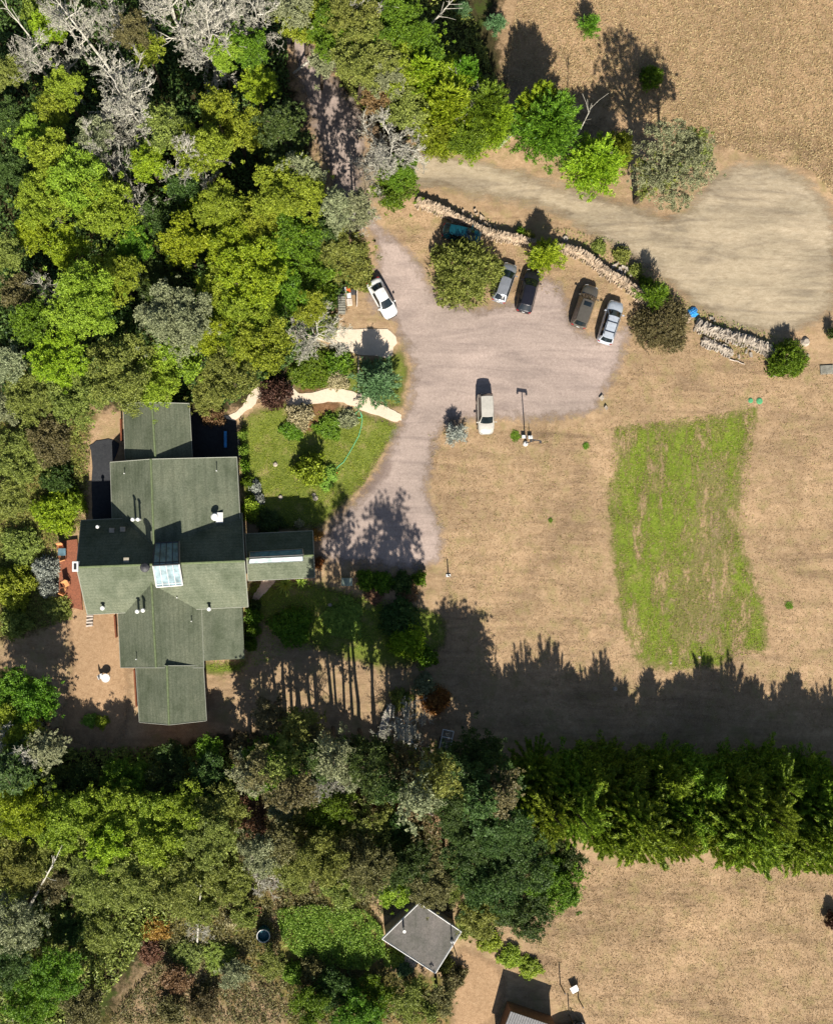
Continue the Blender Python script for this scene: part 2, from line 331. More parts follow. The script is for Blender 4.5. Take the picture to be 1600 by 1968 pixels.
sheet('bare_soil', [(1352, 880), (1392, 885), (1412, 960), (1418, 1080), (1405, 1180), (1360, 1245), (1300, 1235), (1275, 1150), (1318, 1060), (1330, 960)], 0.016, GM['barepatch'], 0.35, 2.0)
sheet('bare_soil', [(512, 1690), (545, 1685), (545, 1760), (540, 1800), (535, 1860), (508, 1880), (515, 1830), (522, 1780), (480, 1768), (480, 1757), (520, 1755)], 0.016, GM['soil'], 0.25, 0.8)
sheet('bare_soil', [(230, 1880), (330, 1820), (420, 1860), (540, 1880), (560, 1968), (480, 2010), (230, 2010)], 0.016, GM['scrubsoil'], 0.35, 1.5)
sheet('bare_soil', [(760, 1500), (800, 1490), (850, 1540), (900, 1600), (920, 1680), (890, 1690), (840, 1620), (790, 1580), (750, 1560)], 0.016, GM['soil'], 0.35, 1.5)
sheet('bare_soil', [(600, 660), (628, 690), (622, 745), (585, 757), (560, 758), (600, 720)], 0.016, GM['mulch'], 0.25, 0.6)
sheet('bare_soil', [(600, 775), (650, 772), (648, 790), (600, 830), (570, 830)], 0.016, GM['mulch'], 0.25, 0.6)
sheet('dirt_road', [(690, 300), (800, 283), (870, 292), (960, 312), (1050, 340), (1150, 370), (1230, 392), (1290, 410), (1330, 375), (1360, 338), (1400, 315), (1465, 306), (1530, 325), (1585, 372), (1610, 440), (1608, 570), (1575, 620), (1520, 645), (1450, 648), (1380, 622), (1320, 585), (1270, 545), (1200, 500), (1130, 455), (1070, 420), (1000, 398), (930, 388), (860, 372), (800, 368), (700, 390)], 0.016, GM['dirt'], 0.4)
sheet('driveway', [(530, -60), (600, -60), (600, 80), (640, 140), (695, 210), (705, 270), (700, 340), (705, 390), (745, 440), (785, 470), (812, 505), (838, 550), (872, 575), (915, 587), (950, 582), (990, 570), (1020, 535), (1060, 532), (1088, 560), (1110, 620), (1150, 640), (1206, 622), (1212, 660), (1195, 705), (1172, 750), (1150, 792), (1110, 806), (1040, 812), (990, 812), (930, 815), (868, 820), (845, 852), (836, 900), (828, 942), (846, 985), (857, 1040), (850, 1075), (820, 1097), (760, 1100), (700, 1090), (640, 1088), (608, 1068), (614, 1030), (642, 990), (682, 953), (712, 915), (737, 870), (752, 832), (768, 800), (778, 770), (787, 712), (778, 682), (765, 655), (750, 622), (712, 600), (700, 570), (716, 520), (716, 470), (690, 420), (640, 380), (628, 330), (610, 290), (585, 210), (560, 120), (540, 60)], 0.020, GM['gravel'], 0.3)
sheet('driveway', [(738, 872), (755, 890), (752, 915), (720, 945), (690, 962), (680, 955), (712, 915)], 0.024, GM['damp'], 0.25, 1.6)
sheet('dirt_pad', [(880, 1820), (935, 1835), (975, 1875), (960, 1960), (870, 2000), (860, 1900)], 0.016, GM['soil'], 0.4)
def pathslab(name, pts, z=0.06, mat=None, n=5):
    pl = smooth_poly(pts, n)+np.random.default_rng(len(pts)).normal(0, 1.1 if n > 2 else .9, (len(pts)*n, 2)); m = MB()
    m.slab([tuple(P(x, y))[:2]+(z,) for x, y in pl[::-1]], 0.1); return tag(m.build(name, mat or GM['path']), kind='structure')
pathslab('path', [(565, 636), (600, 640), (632, 643), (640, 637), (655, 633), (684, 632), (700, 631), (722, 633), (745, 634), (752, 638), (760, 648), (762, 660), (756, 668), (752, 684), (745, 690), (720, 684), (690, 681), (679, 677), (660, 668), (640, 660), (610, 652), (570, 650)], n=1)
pathslab('path', [(554, 742), (580, 756), (632, 746), (652, 748), (694, 757), (732, 777), (768, 795), (763, 811), (700, 790), (650, 773), (600, 777), (554, 779)])
pathslab('path', [(425, 808), (460, 785), (482, 755), (502, 733), (512, 742), (500, 765), (470, 792), (440, 815)])
pathslab('path', [(486, 1148), (498, 1128), (508, 1112), (530, 1112), (520, 1128), (506, 1142), (492, 1156)])
pathslab('terrace', [(178, 851), (178, 900), (180, 1000), (216, 1000), (216, 900), (228, 851)], 0.08, GM['terrace'])  # begins where the shadow begins; the dark colour carries that shade
pathslab('terrace', [(366, 800), (440, 800), (456, 830), (458, 885), (370, 885)], 0.08, GM['terrace'])  # east court, its shade painted in with the same dark colour
# ------------------------------------------------------------------ leaves
def quads(c, d, ln, wd, rs, flat=0.6):
    """c centres, d leaf directions, ln/wd sizes -> V,F"""
    n = len(c); d = d/(np.linalg.norm(d, axis=1, keepdims=True)+1e-9)
    up = np.stack([rs.normal(0, 1-flat+0.15, n), rs.normal(0, 1-flat+0.15, n), np.ones(n)], 1)
    s_ = np.cross(d, up); s_ /= (np.linalg.norm(s_, axis=1, keepdims=True)+1e-9)
    l = (d.T*ln).T; w_ = (s_.T*wd).T
    V = np.stack([c-l*0.5, c+w_*0.5-l*0.05, c+l*0.5, c-w_*0.5-l*0.05], 1).reshape(-1, 3)
    F = np.arange(4*n).reshape(n, 4); return V, F
def leafcloud(cent, rad, per, ls, rs, squash=0.75, upbias=0.35):
    """leaves gathered on small tufts at cent with radius rad"""
    k = len(cent); idx = np.repeat(np.arange(k), per); n = len(idx)
    u = rs.normal(0, 1, (n, 3)); u /= np.linalg.norm(u, axis=1, keepdims=True)
    u[:, 2] = np.where(u[:, 2] < -0.2, -u[:, 2], u[:, 2])
    r = rad[idx]*rs.uniform(0.35, 1.08, n)
    c = cent[idx]+u*r[:, None]*np.array([1, 1, squash])
    d = u*0.9+rs.normal(0, 0.6, (n, 3)); d[:, 2] += upbias-0.3
    V, F = quads(c, d, ls*rs.uniform(0.7, 1.5, n), ls*rs.uniform(0.35, 0.7, n), rs)
    tuft = rs.uniform(0, 1, k)
    v = np.clip(0.55*tuft[idx]+rs.uniform(0, 0.45, n), 0, 1)
    return V, F, np.repeat(v, 4)
def crown_proto(seed, Rr, asp=0.62, nl=16, ls=0.175, dens=1.0, spread=1.0):
    rs = np.random.default_rng(seed); lob = []
    for i in range(nl):
        a = i*2.399+rs.uniform(-0.4, 0.4); q = math.sqrt((i+0.5)/nl)*rs.uniform(0.8, 1.1)*0.82*spread
        z = math.sqrt(max(0.02, 1-q*q))*rs.uniform(0.15, 1.0)-0.35+rs.uniform(-0.25, 0.12)
        lob.append((q*math.cos(a)*Rr, q*math.sin(a)*Rr, z*Rr*asp, Rr*rs.uniform(0.17, 0.36)))
    lob = np.array(lob); cs = []; rr = []
    for x, y, z, r in lob:
        m = int(26*dens*(r/0.9)**2)+8
        u = rs.normal(0, 1, (m, 3)); u /= np.linalg.norm(u, axis=1, keepdims=True)
        u[:, 2] = np.where(u[:, 2] < -0.35, -u[:, 2], u[:, 2])
        cs.append(np.array([x, y, z])+u*r*rs.uniform(0.6, 1.1, (m, 1))*np.array([1, 1, 0.8])); rr.append(rs.uniform(0.16, 0.42, m))
    m = int(40*dens*Rr); u = rs.normal(0, 0.45, (m, 3))      # loose inner and rim tufts
    cs.append(u*Rr*np.array([1, 1, asp*0.6])); rr.append(rs.uniform(0.15, 0.35, m))
    cs = np.concatenate(cs); rr = np.concatenate(rr)
    V, F, v = leafcloud(cs, rr, 27, ls, rs)
    return mesh_np('crown', V, F, M['green'], v), lob
def conifer_proto(seed, h, Rr, nb=150, up=0.45, dens=1.0, ls=0.34, wide=0.15, expo=0.75):
    rs = np.random.default_rng(seed); C_ = []; D_ = []; br = []
    for i in range(nb):
        t_ = (i+0.5)/nb; z = h*(0.12+0.86*t_); a = i*2.399+rs.uniform(-0.5, 0.5)
        L = Rr*(1-t_)**expo*rs.uniform(0.55, 1.18)+0.45
        e = up*rs.uniform(0.3, 1.5)+0.55*t_
        d = np.array([math.cos(a)*math.cos(e), math.sin(a)*math.cos(e), math.sin(e)])
        br.append(((0, 0, z), tuple(np.array([0, 0, z])+d*L*0.8)))
        m = int(L*15*dens)+8
        u = rs.uniform(0.12, 1.0, m)**0.8; p = np.array([0, 0, z])+d*L*u[:, None]
        side = np.cross(d, [0, 0, 1]); side /= np.linalg.norm(side)
        off = rs.uniform(-1, 1, m)*wide*L*(1-u)**0.55
        p += side*off[:, None]+rs.normal(0, 0.05, (m, 3)); p[:, 2] -= 0.10*L*u*u*rs.uniform(0, 1, m)
        C_.append(p); D_.append(d+side*(np.sign(off)*0.55)[:, None]+rs.normal(0, 0.22, (m, 3)))
    c = np.concatenate(C_); d = np.concatenate(D_); n = len(c)
    # each point carries a small feather of three leaflets
    c = np.repeat(c, 3, 0)+rs.normal(0, 0.07, (n*3, 3)); d = np.repeat(d, 3, 0)+rs.normal(0, 0.3, (n*3, 3)); n *= 3
    V, F = quads(c, d, ls*rs.uniform(0.7, 1.5, n), ls*0.26*rs.uniform(0.7, 1.2, n), rs, 0.4)
    return mesh_np('crown', V, F, M['conifer'], np.repeat(rs.uniform(0, 1, n), 4)), br
def cypress_proto(seed, h, Rr):
    rs = np.random.default_rng(seed); C_ = []; D_ = []; br = []; n1 = 74; n2 = 80
    for i in range(n1+n2):
        a = i*2.399+rs.uniform(-.4, .4); dr = np.array([math.cos(a), math.sin(a), 0])
        if i < n1:
            re = Rr*math.sqrt((i+.5)/n1)*rs.uniform(.75, 1.05)*.9; ze = h*(1-.6*(re/Rr)**1.5)*rs.uniform(.84, 1.03); z0 = ze*rs.uniform(.25, .5); pw = 1.6
        else:
            re = Rr*rs.uniform(.75, 1.25); z0 = h*rs.uniform(.12, .72); re *= (1-.45*z0/h); ze = z0+rs.uniform(-.02, .10)*h; pw = 1.0
        f = lambda u: dr*re*u[:, None]**.8+np.array([0, 0, 1])*(z0+(ze-z0)*u[:, None]**pw)
        L = math.hypot(re, ze-z0); m = int(L*(13 if i < n1 else 20)); u = rs.uniform(.12, 1, m)**.8; p = f(u); t_ = f(np.minimum(u+.03, 1.03))-p
        t_ /= np.linalg.norm(t_, axis=1, keepdims=True)+1e-9; sd = rs.normal(0, 1, (m, 3)); sd -= t_*np.sum(sd*t_, 1, keepdims=True); sd /= np.linalg.norm(sd, axis=1, keepdims=True)
        rad = (.42*(1-u)**.8+.02)*rs.uniform(.2, 1, m); C_.append(p+sd*rad[:, None]); D_.append(t_+sd*.6+rs.normal(0, .15, (m, 3)))
        if i % 3 == 0: br.append((tuple(f(np.array([0.]))[0]), tuple(f(np.array([.85]))[0])))
    c = np.repeat(np.concatenate(C_), 3, 0); d = np.repeat(np.concatenate(D_), 3, 0); n = len(c); c = c+rs.normal(0, .07, (n, 3)); d = d+rs.normal(0, .28, (n, 3))
    V, F = quads(c, d, .44*rs.uniform(.7, 1.5, n), .095*rs.uniform(.7, 1.3, n), rs, .4)
    return mesh_np('crown', V, F, M['conifer'], np.repeat(rs.uniform(0, 1, n), 4)), [x for x in br for _ in range(3)]
def dead_proto(seed, h, Rr, lich=0, twig=1.0, thick=1.0):
    rs = random.Random(seed); mb = MB(); tr = MB(); tips = []
    p = Vector((0, 0, 0)); pts = [p.copy()]
    for i in range(6):
        p = p+Vector((rs.uniform(-.25, .25), rs.uniform(-.25, .25), h/6*0.95)); pts.append(p.copy())
    tr.tube(pts, [0.22*thick*(1-i/7.5) for i in range(7)], 7)
    def branch(p, d, L, r, lev):
        n = 3; q = [p]; dd = d.normalized()
        for i in range(n):
            dd = (dd+Vector((rs.uniform(-.35, .35), rs.uniform(-.35, .35), rs.uniform(-.2, .3)))).normalized()
            q.append(q[-1]+dd*L/n)
        mb.tube(q, [r, r*.8, r*.6, r*.38], 4 if lev < 2 else 3, False)
        if lev >= 3: tips.append(tuple(q[-1])); return
        for i in range(int((5, 4, 4)[lev]*twig)+1):
            u = rs.uniform(0.25, 1.0)*n; k = min(int(u), n-1); b = q[k].lerp(q[k+1], u-k)
            nd = (dd+Vector((rs.uniform(-1, 1), rs.uniform(-1, 1), rs.uniform(-.5, .7)))*0.95).normalized()
            branch(b, nd, L*rs.uniform(.35, .62), max(r*.58, 0.024), lev+1)
    nb = 11
    for i in range(nb):
        t_ = 0.35+0.62*i/nb; u = t_*6; k = min(int(u), 5); b = pts[k].lerp(pts[k+1], u-k); a = i*2.4+rs.uniform(-.5, .5)
        branch(b, Vector((math.cos(a), math.sin(a), rs.uniform(.2, .9))), Rr*(1.15-0.65*(t_-.3)), 0.07*thick, 0)
    return tr.mesh('trunk', M['deadwood']), mb.mesh('branches', M['deadwood']), tips
def tall_proto(seed, h, Rr):
    """tall thin tree: bare trunk, few limbs, separate leaf clumps near the top"""
    rs = np.random.default_rng(seed); tr = MB(); pts = [(0, 0, 0)]; x = y = 0
    for i in range(8):
        x += rs.uniform(-.18, .18); y += rs.uniform(-.18, .18); pts.append((x, y, h*(i+1)/8))
    tr.tube(pts, [0.24*(1-i/9.5)+0.02 for i in range(9)], 7); cs = []; rr = []
    for i in range(15):
        t_ = 0.42+0.56*i/14; k = min(int(t_*8), 7); b = np.array(pts[k])+(np.array(pts[k+1])-np.array(pts[k]))*(t_*8-k)
        a = i*2.4+rs.uniform(-.6, .6); L = Rr*rs.uniform(0.5, 1.1)*(1.2-0.8*(t_-.4)); e = rs.uniform(.2, .8)
        tip = b+np.array([math.cos(a)*math.cos(e), math.sin(a)*math.cos(e), math.sin(e)])*L
        tr.tube([b, (b+tip)/2+rs.normal(0, .12, 3), tip], [0.07, 0.05, 0.025], 5, False)
        for j in range(rs.integers(4, 7)):
            c = b+(tip-b)*rs.uniform(.5, 1.1)+rs.normal(0, .5, 3); m = 11
            cs.append(c+rs.normal(0, 0.33, (m, 3))); rr.append(rs.uniform(.12, .3, m))
    cs.append(np.array(pts[-1])+rs.normal(0, .5, (26, 3))*[1, 1, 1.6]); rr.append(rs.uniform(.15, .3, 26))
    V, F, v = leafcloud(np.concatenate(cs), np.concatenate(rr), 13, 0.24, rs)
    return tr.mesh('trunk', M['bark']), mesh_np('crown', V, F, M['olive'], v)
def shrub_proto(seed, Rr, hh, ls=0.22, n=None, spiky=0.0):
    rs = np.random.default_rng(seed); n = n or int(150*Rr*Rr*0.7)+25
    u = rs.normal(0, 1, (n, 3)); u /= np.linalg.norm(u, axis=1, keepdims=True); u[:, 2] = np.abs(u[:, 2])
    a = np.arctan2(u[:, 1], u[:, 0]); wob = 1+0.13*np.sin(3*a+seed)+0.10*np.sin(5*a+2*seed)
    c = u*rs.uniform(0.55, 1.0, (n, 1))*np.stack([wob*Rr, wob*Rr, np.full(n, hh)], 1)
    c[:, 2] += 0.05
    V, F, v = leafcloud(c, rs.uniform(.12, .34, n), 15, ls, rs, 0.8)
    if spiky:
        m = int(260*Rr*spiky); u = rs.normal(0, 1, (m, 3)); u /= np.linalg.norm(u, axis=1, keepdims=True); u[:, 2] = np.abs(u[:, 2])
        c2 = u*np.array([Rr, Rr, hh])*rs.uniform(.85, 1.1, (m, 1)); d = u+rs.normal(0, .35, (m, 3)); d[:, 2] += .3
        V2, F2 = quads(c2, d, rs.uniform(.4, .8, m), rs.uniform(.05, .09, m), rs, .4)
        F = np.concatenate([F, F2+len(V)]); V = np.concatenate([V, V2]); v = np.concatenate([v, np.repeat(rs.uniform(0, 1, m), 4)])
    return mesh_np('foliage', V, F, M['green'], v)
def setmat(o, mat):
    o.material_slots[0].link = 'OBJECT'; o.material_slots[0].material = mat
PROTO = {}
def proto(key, fn):
    if key not in PROTO: PROTO[key] = fn()
    return PROTO[key]
CN = {'bright': 'bright green', 'yellow': 'yellow-green', 'green': 'mid-green', 'olive': 'olive-green', 'dark': 'dark green', 'grey': 'grey-green', 'silver': 'silvery', 'blue': 'blue-green', 'conifer': 'deep green', 'cream': 'cream-flowered', 'orange': 'orange-tinged', 'russet': 'russet brown', 'maroon': 'maroon', 'lime': 'lime green', 'brownish': 'brown-tinged olive', 'straw': 'straw-coloured'}
def where(px, py):
    reg = ('upper ' if py < 700 else 'lower ' if py > 1250 else 'middle ')+('left' if px < 560 else 'right' if px > 1000 else 'centre')
    return '%s of photo, crown %d%% across and %d%% down' % (reg, round(px/16), round(py/19.68))
WOODG = 'trees of the surrounding woodland'
def leafy(px, py, r, h, tint, label=None, group=WOODG, sparse=0, name='tree'):
    Rr = r*S*0.99; cls = min((1.5, 2.3, 3.1, 4.0, 5.2), key=lambda a: abs(a-Rr)); var = rnd.randrange(4)
    dens = {0: 1.0, 1: 0.55, 2: 0.3}[sparse]
    me, lob = proto(('c', cls, var, sparse), lambda: crown_proto(int(cls*100)+var*7+sparse*3, cls, nl=int(8+cls*4.2), dens=dens))
    sc_ = Rr/cls; zc = max(h-0.45*Rr, Rr*0.5); b = P(px, py, zc); rz = rnd.uniform(0, 6.28)
    root = empty(name, (b.x, b.y, 0), rz, label or '%s %s tree, %s' % ('small' if r < 38 else 'large' if r > 53 else 'mid-sized', CN[tint], where(px, py)), 'tree', group)
    c = link('crown', me, root, (0, 0, zc)); c.scale = (sc_, sc_, sc_*rnd.uniform(.9, 1.2)); setmat(c, M[tint])
    t_ = MB(); zt = zc-0.25*Rr; r0 = 0.06+0.045*Rr
    top = (rnd.uniform(-.2, .2), rnd.uniform(-.2, .2), max(zt, 0.6))
    t_.tube([(0, 0, -0.1), (top[0]*.6, top[1]*.3, top[2]*.5), top], [r0*1.35, r0, r0*.8], 7)
    for i, (x, y, z, rr) in enumerate(lob[::2]):
        e = Vector((x*sc_, y*sc_, zc+z*sc_)); s0 = Vector(top)*rnd.uniform(.75, 1)
        t_.tube([s0, s0.lerp(e, .5)+Vector((rnd.uniform(-.3, .3), rnd.uniform(-.3, .3), -.1)), e], [r0*.5, r0*.33, r0*.13], 5, False)
    t_.build('trunk', M['bark'], root); return root
def dead(px, py, r, h, label=None, lich=0.6, twig=1.0, mat=None, group='bare grey trees', lean=(0, 0), mid=0.7):
    var = rnd.randrange(4)
    tm, bm, tips = proto(('d', var, twig), lambda: dead_proto(40+var, 12, 3.2, 0, twig))
    b = P(px, py, h*mid); root = empty('dead_tree', (b.x, b.y, 0), rnd.uniform(0, 6.28), label or 'bare grey twiggy tree, %s' % where(px, py), 'tree', group)
    k = r*S/2.9; kz = h/12
    for nm, me in (('trunk', tm), ('branches', bm)):
        o = link(nm, me, root); o.scale = (k, k, kz)
        if mat: setmat(o, mat)
    if lich:
        rs = np.random.default_rng(var+5)
        def mk():
            T = np.array(tips); T = T[rs.permutation(len(T))[:int(len(T)*0.55)]]
            V, F, v = leafcloud(T, np.full(len(T), .13), 3, .13, rs); return mesh_np('lichen', V, F, M['lichen'], v)
        o = link('lichen', proto(('l', var, twig), mk), root); o.scale = (k, k, kz)
    root.rotation_euler[0] = lean[0]; root.rotation_euler[1] = lean[1]
    return root
def conifer(px, py, h, r, tint='conifer', label=None, nb=150, up=0.45, apex=True, name='conifer', group=None, dens=1.0, dome=False):
    var = rnd.randrange(3); cls = 'big' if h > 8 else ('mid' if h > 3.5 else 'small')
    if dome: cls = 'dome'
    hh, rr_, nb_, ls_, wd_, ex_, up_ = {'big': (14, 4.6, 230, .42, .13, .62, .55), 'mid': (5, 2.0, 110, .28, .2, .75, .45), 'small': (2.2, 1.0, 60, .2, .2, .75, .5), 'dome': (7, 3.5, 230, .32, .26, .42, .35)}[cls]
    me, br = proto(('f', cls, var), lambda: cypress_proto(90+var, hh, rr_) if cls == 'big' else conifer_proto(90+var+len(cls), hh, rr_, nb_, up_, dens, ls_, wd_, ex_))
    b = P(px, py, h*0.97 if apex else 0); root = empty(name, (b.x, b.y, 0), rnd.uniform(0, 6.28), label or '%s feathery conifer, %s' % (CN[tint], where(px, py)), 'tree', group)
    k = r*S/rr_; o = link('crown', me, root); o.scale = (k, k, h/hh); setmat(o, M[tint])
    def mkt():
        t_ = MB(); t_.tube([(0, 0, -.1), (0, 0, hh*.5), (0, 0, hh*.97)], [hh*.022, hh*.014, .01], 7)
        for a, e in br[::3]: t_.tube([a, e], [.02+.002*hh, .008], 4, False)
        return t_.mesh('trunk', M['bark'])
    o = link('trunk', proto(('ft', cls, var), mkt), root); o.scale = (k, k, h/hh); return root
def tall(bx, by, h, r, tint='grey', label=None, lean=(0, 0)):
    var = rnd.randrange(4); tm, cm = proto(('t', var), lambda: tall_proto(60+var, 18, 2.3))
    b = P(bx, by, 0); root = empty('tall_tree', b, rnd.uniform(0, 6.28), label, 'tree', 'tall thin trees behind the house')
    k = r*S/2.3; o = link('trunk', tm, root); o.scale = (k, k, h/18); o = link('crown', cm, root); o.scale = (k, k, h/18); setmat(o, M[tint])
    root.rotation_euler[0] = lean[0]; root.rotation_euler[1] = lean[1]; return root
def shrub(px, py, r, hh, tint, label, group=None, spiky=0, name='shrub', ls=None):
    Rr = r*S; cls = min((0.45, 0.9, 1.5, 2.4, 3.8), key=lambda a: abs(a-Rr)); var = rnd.randrange(3)
    me = proto(('s', cls, var, spiky), lambda: shrub_proto(int(cls*50)+var, cls, cls*0.8, (ls or (0.13 if cls < .8 else .2)), spiky=spiky))
    b = P(px, py, hh*0.5); o = link(name, me, None, (b.x, b.y, 0)); k = Rr/cls
    o.scale = (k, k, hh/(cls*.8)); o.rotation_euler = (0, 0, rnd.uniform(0, 6.28)); setmat(o, M[tint])
    return tag(o, label or '%s low shrub, %s' % (CN[tint], where(px, py).replace('crown', 'centred')), 'shrub', group)
# ------------------------------------------------------------------ the house
def roofquad(pts, mat=None, name='roof', parent=None, th=0.16):
    """pts: (px,py,z) counter-clockwise seen from above"""
    m = MB(); m.slab([P(*p) for p in pts], th); return m.build(name, mat or M['roof'], parent)
def ridgecap(a, b, parent, mat=None):
    a, b = P(*a), P(*b); m = MB(); m.tube([a+Vector((0, 0, .0)), b+Vector((0, 0, .0))], [0.13, 0.13], 6); return m.build('ridge_cap', mat or M['ridge'], parent)
def wing_walls(A, B, l0, l1, r0, r1, parent, inset=0.45, mat=None):
    """solid walls under a gable roof: ridge A-B, left eave l0-l1, right eave r0-r1 (pixel,pixel,z)"""
    A, B, l0, l1, r0, r1 = (P(*p) for p in (A, B, l0, l1, r0, r1))
    ax = (B-A); ax.z = 0; ax.normalize()
    def ring(rd, l, r, s_):
        rd = rd+ax*s_*inset; l = l+ax*s_*inset; r = r+ax*s_*inset
        l2 = l+(rd-l)*(inset/max(.1, (rd-l).length)); r2 = r+(rd-r)*(inset/max(.1, (rd-r).length)); dz = Vector((0, 0, .19))
        return [Vector((l2.x, l2.y, -.2)), Vector((r2.x, r2.y, -.2)), r2-dz, rd-dz, l2-dz]
    m = MB(); m.add(ring(A, l0, r0, 1)+ring(B, l1, r1, -1), [(0, 1, 2, 3, 4), (9, 8, 7, 6, 5), (0, 5, 6, 1), (1, 6, 7, 2), (2, 7, 8, 3), (3, 8, 9, 4), (4, 9, 5, 0)])
    return m.build('wall', mat or M['brownpaint'], parent)
hb = P(300, 1080, 0)
house = empty('house', hb, 0, 'large cross-shaped house with dark green shingle roofs and a glass roof lantern', 'house')
def hp(o):      # keep world placement under the house's empty
    o.location = Vector(o.location)-hb; return o
M['gutter'] = plain('gutter', (0.36, 0.37, 0.31), 0.6, var=0.1)
def wing(A, B, l0, l1, r0, r1, **k):
    hp(roofquad([l0, l1, B, A], parent=house)); hp(roofquad([A, B, r1, r0], parent=house)); c = ridgecap(A, B, house); hp(c); gt = MB()
    for u, v in ((l0, l1), (r0, r1), (l0, A), (A, r0), (l1, B), (B, r1)): gt.tube([P(*u), P(*v)], [.045, .045], 4)
    hp(gt.build('gutter', M['gutter'], house))
    hp(wing_walls(A, B, l0, l1, r0, r1, house, **k))
EW = dict(A=(147, 1090, 7.3), B=(470, 1078, 7.3), l0=(156, 1000, 2.9), l1=(465, 986, 2.9), r0=(168, 1181, 2.9), r1=(477, 1166, 2.9))
wing(**EW)
wing((290, 882, 5.7), (297, 1078, 5.7), (212, 888, 2.0), (219, 1085, 2.0), (455, 878, 3.4), (466, 1080, 3.4))
wing((292, 773, 5.3), (299, 884, 5.3), (237, 775, 2.2), (241, 884, 2.2), (364, 775, 3.1), (370, 884, 3.1))
wing((290, 1100, 5.5), (300, 1283, 5.5), (223, 1100, 2.2), (232, 1283, 2.2), (385, 1100, 2.6), (392, 1283, 2.6))
wing((321, 1279, 5.2), (325, 1393, 5.2), (261, 1279, 2.3), (268, 1388, 2.3), (391, 1279, 2.5), (397, 1385, 2.5))
wing((474, 1073, 4.9), (603, 1067, 4.9), (471, 1026, 2.7), (601, 1020, 2.7), (477, 1116, 2.9), (605, 1110, 2.9))
hp(roofquad([(387, 1150, 2.62), (392, 1270, 2.62), (470, 1266, 2.3), (465, 1150, 2.3)][::1], parent=house))
m = MB(); q = [P(387, 1152, 2.4), P(392, 1262, 2.4), P(463, 1258, 2.1), P(459, 1152, 2.1)]
m.add([Vector((p.x, p.y, -.2)) for p in q]+q, [(0, 1, 2, 3), (7, 6, 5, 4), (0, 4, 5, 1), (1, 5, 6, 2), (2, 6, 7, 3), (3, 7, 4, 0)]); hp(m.build('wall', M['brownpaint'], house))
# glass roof lantern
def lantern():
    n0, n1 = P(298, 1043, 6.5), P(343, 1041, 6.5); r0, r1 = P(294, 1087, 8.45), P(344, 1084, 8.45); s0, s1 = P(301, 1128, 6.3), P(351, 1124, 6.3)
    root = MB(); dn = Vector((0, 0, 2.6))
    v = [n0, n1, r1, s1, s0, r0]; lo = [Vector((p.x, p.y, p.z-1.9 if p.z < 8 else p.z-2.5)) for p in v]
    root.add([n0, r0, s0, lo[0], lo[5], lo[4], n1, r1, s1, lo[1], lo[2], lo[3]], [(0, 1, 4, 3), (1, 2, 5, 4), (6, 9, 10, 7), (7, 10, 11, 8), (0, 3, 9, 6), (2, 8, 11, 5), (3, 4, 10, 9), (4, 5, 11, 10)])
    sk = hp(root.build('skylight', M['palewall'], house))
    for a, b, c, d, mt, fr in ((n0, n1, r1, r0, M['skyglass'], M['darkgrey']), (r0, r1, s1, s0, M['paleblueglass'], M['white'])):
        g_ = MB(); g_.slab([d, c, b, a] if a is r0 else [d, c, b, a], 0.05); o = g_.build('pane', mt, sk)
        f = MB(); up = Vector((0, 0, .05))
        for u in (0, .25, .5, .75, 1):
            f.tube([a.lerp(b, u)+up, d.lerp(c, u)+up], [.07 if u in (0, 1) else .035]*2, 4)
        f.tube([a+up, b+up], [.07]*2, 4); f.tube([d+up, c+up], [.09]*2, 4); f.tube([a.lerp(d, .88)+up, b.lerp(c, .88)+up], [.035]*2, 4)
        f.build('frame', fr, sk)
M['paleblueglass'] = glassmat('pale_blue_glass', (0.28, 0.38, 0.42), 0.15)
lantern()
# strips of glazing either side of the small ridge
for q, mt in (([(480, 1074, 4.99), (478, 1083, 4.55), (583, 1078, 4.55), (582, 1069, 4.99)], M['paleglass']), ([(480, 1071, 4.99), (583, 1066, 4.99), (581, 1055, 4.40), (479, 1061, 4.40)], M['tealglass'])):
    m = MB(); m.slab([P(*p)+Vector((0, 0, .12)) for p in q], .1); sk = hp(m.build('skylight', mt, house))
    f = MB(); pr = [P(*p)+Vector((0, 0, .15)) for p in q]
    for i in range(4): f.tube([pr[i], pr[(i+1) % 4]], [.05, .05], 4)
    f.build('frame', M['metal'], sk)
# chimneys and vents
def vent(px, py, z, h, r, cap=True, mat='white', name='roof_vent', plate=False):
    b = P(px, py, z)-hb; m = MB(); m.tube([b+Vector((0, 0, -.5)), b+Vector((0, 0, h))], [r*.6, r*.6], 10)
    if cap: m.disc(b+Vector((0, 0, h)), r, .1, 14, r*.75)
    if plate: m.box(b+Vector((.45, -.1, .1)), (.75, 1.1, .06))
    return m.build(name, M[mat], house)
for a in ((259, 998, 4.8, 1.2, .22), (269, 998, 4.9, 1.2, .22), (267, 1173, 4.2, 1.05, .24), (278, 1171, 4.6, 1.05, .24), (200, 1167, 3.5, .8, .26), (403, 1169, 3.1, .8, .24), (191, 1012, 3.6, .9, .2), (240, 910, 3.4, .35, .07), (417, 905, 4.1, .6, .07), (369, 1193, 3.1, .5, .07), (263, 1266, 3.9, .4, .07), (341, 1148, 4.0, .3, .08)): vent(*a)
vent(414, 993, 4.0, .75, .42, plate=True)
for a in ((216, 1019, 3.9), (237, 1017, 3.9), (244, 1076, 6.7)):
    m = MB(); m.box(P(*a)-hb, (.55, .5, .7)); m.build('roof_vent', M['palewall'], house)
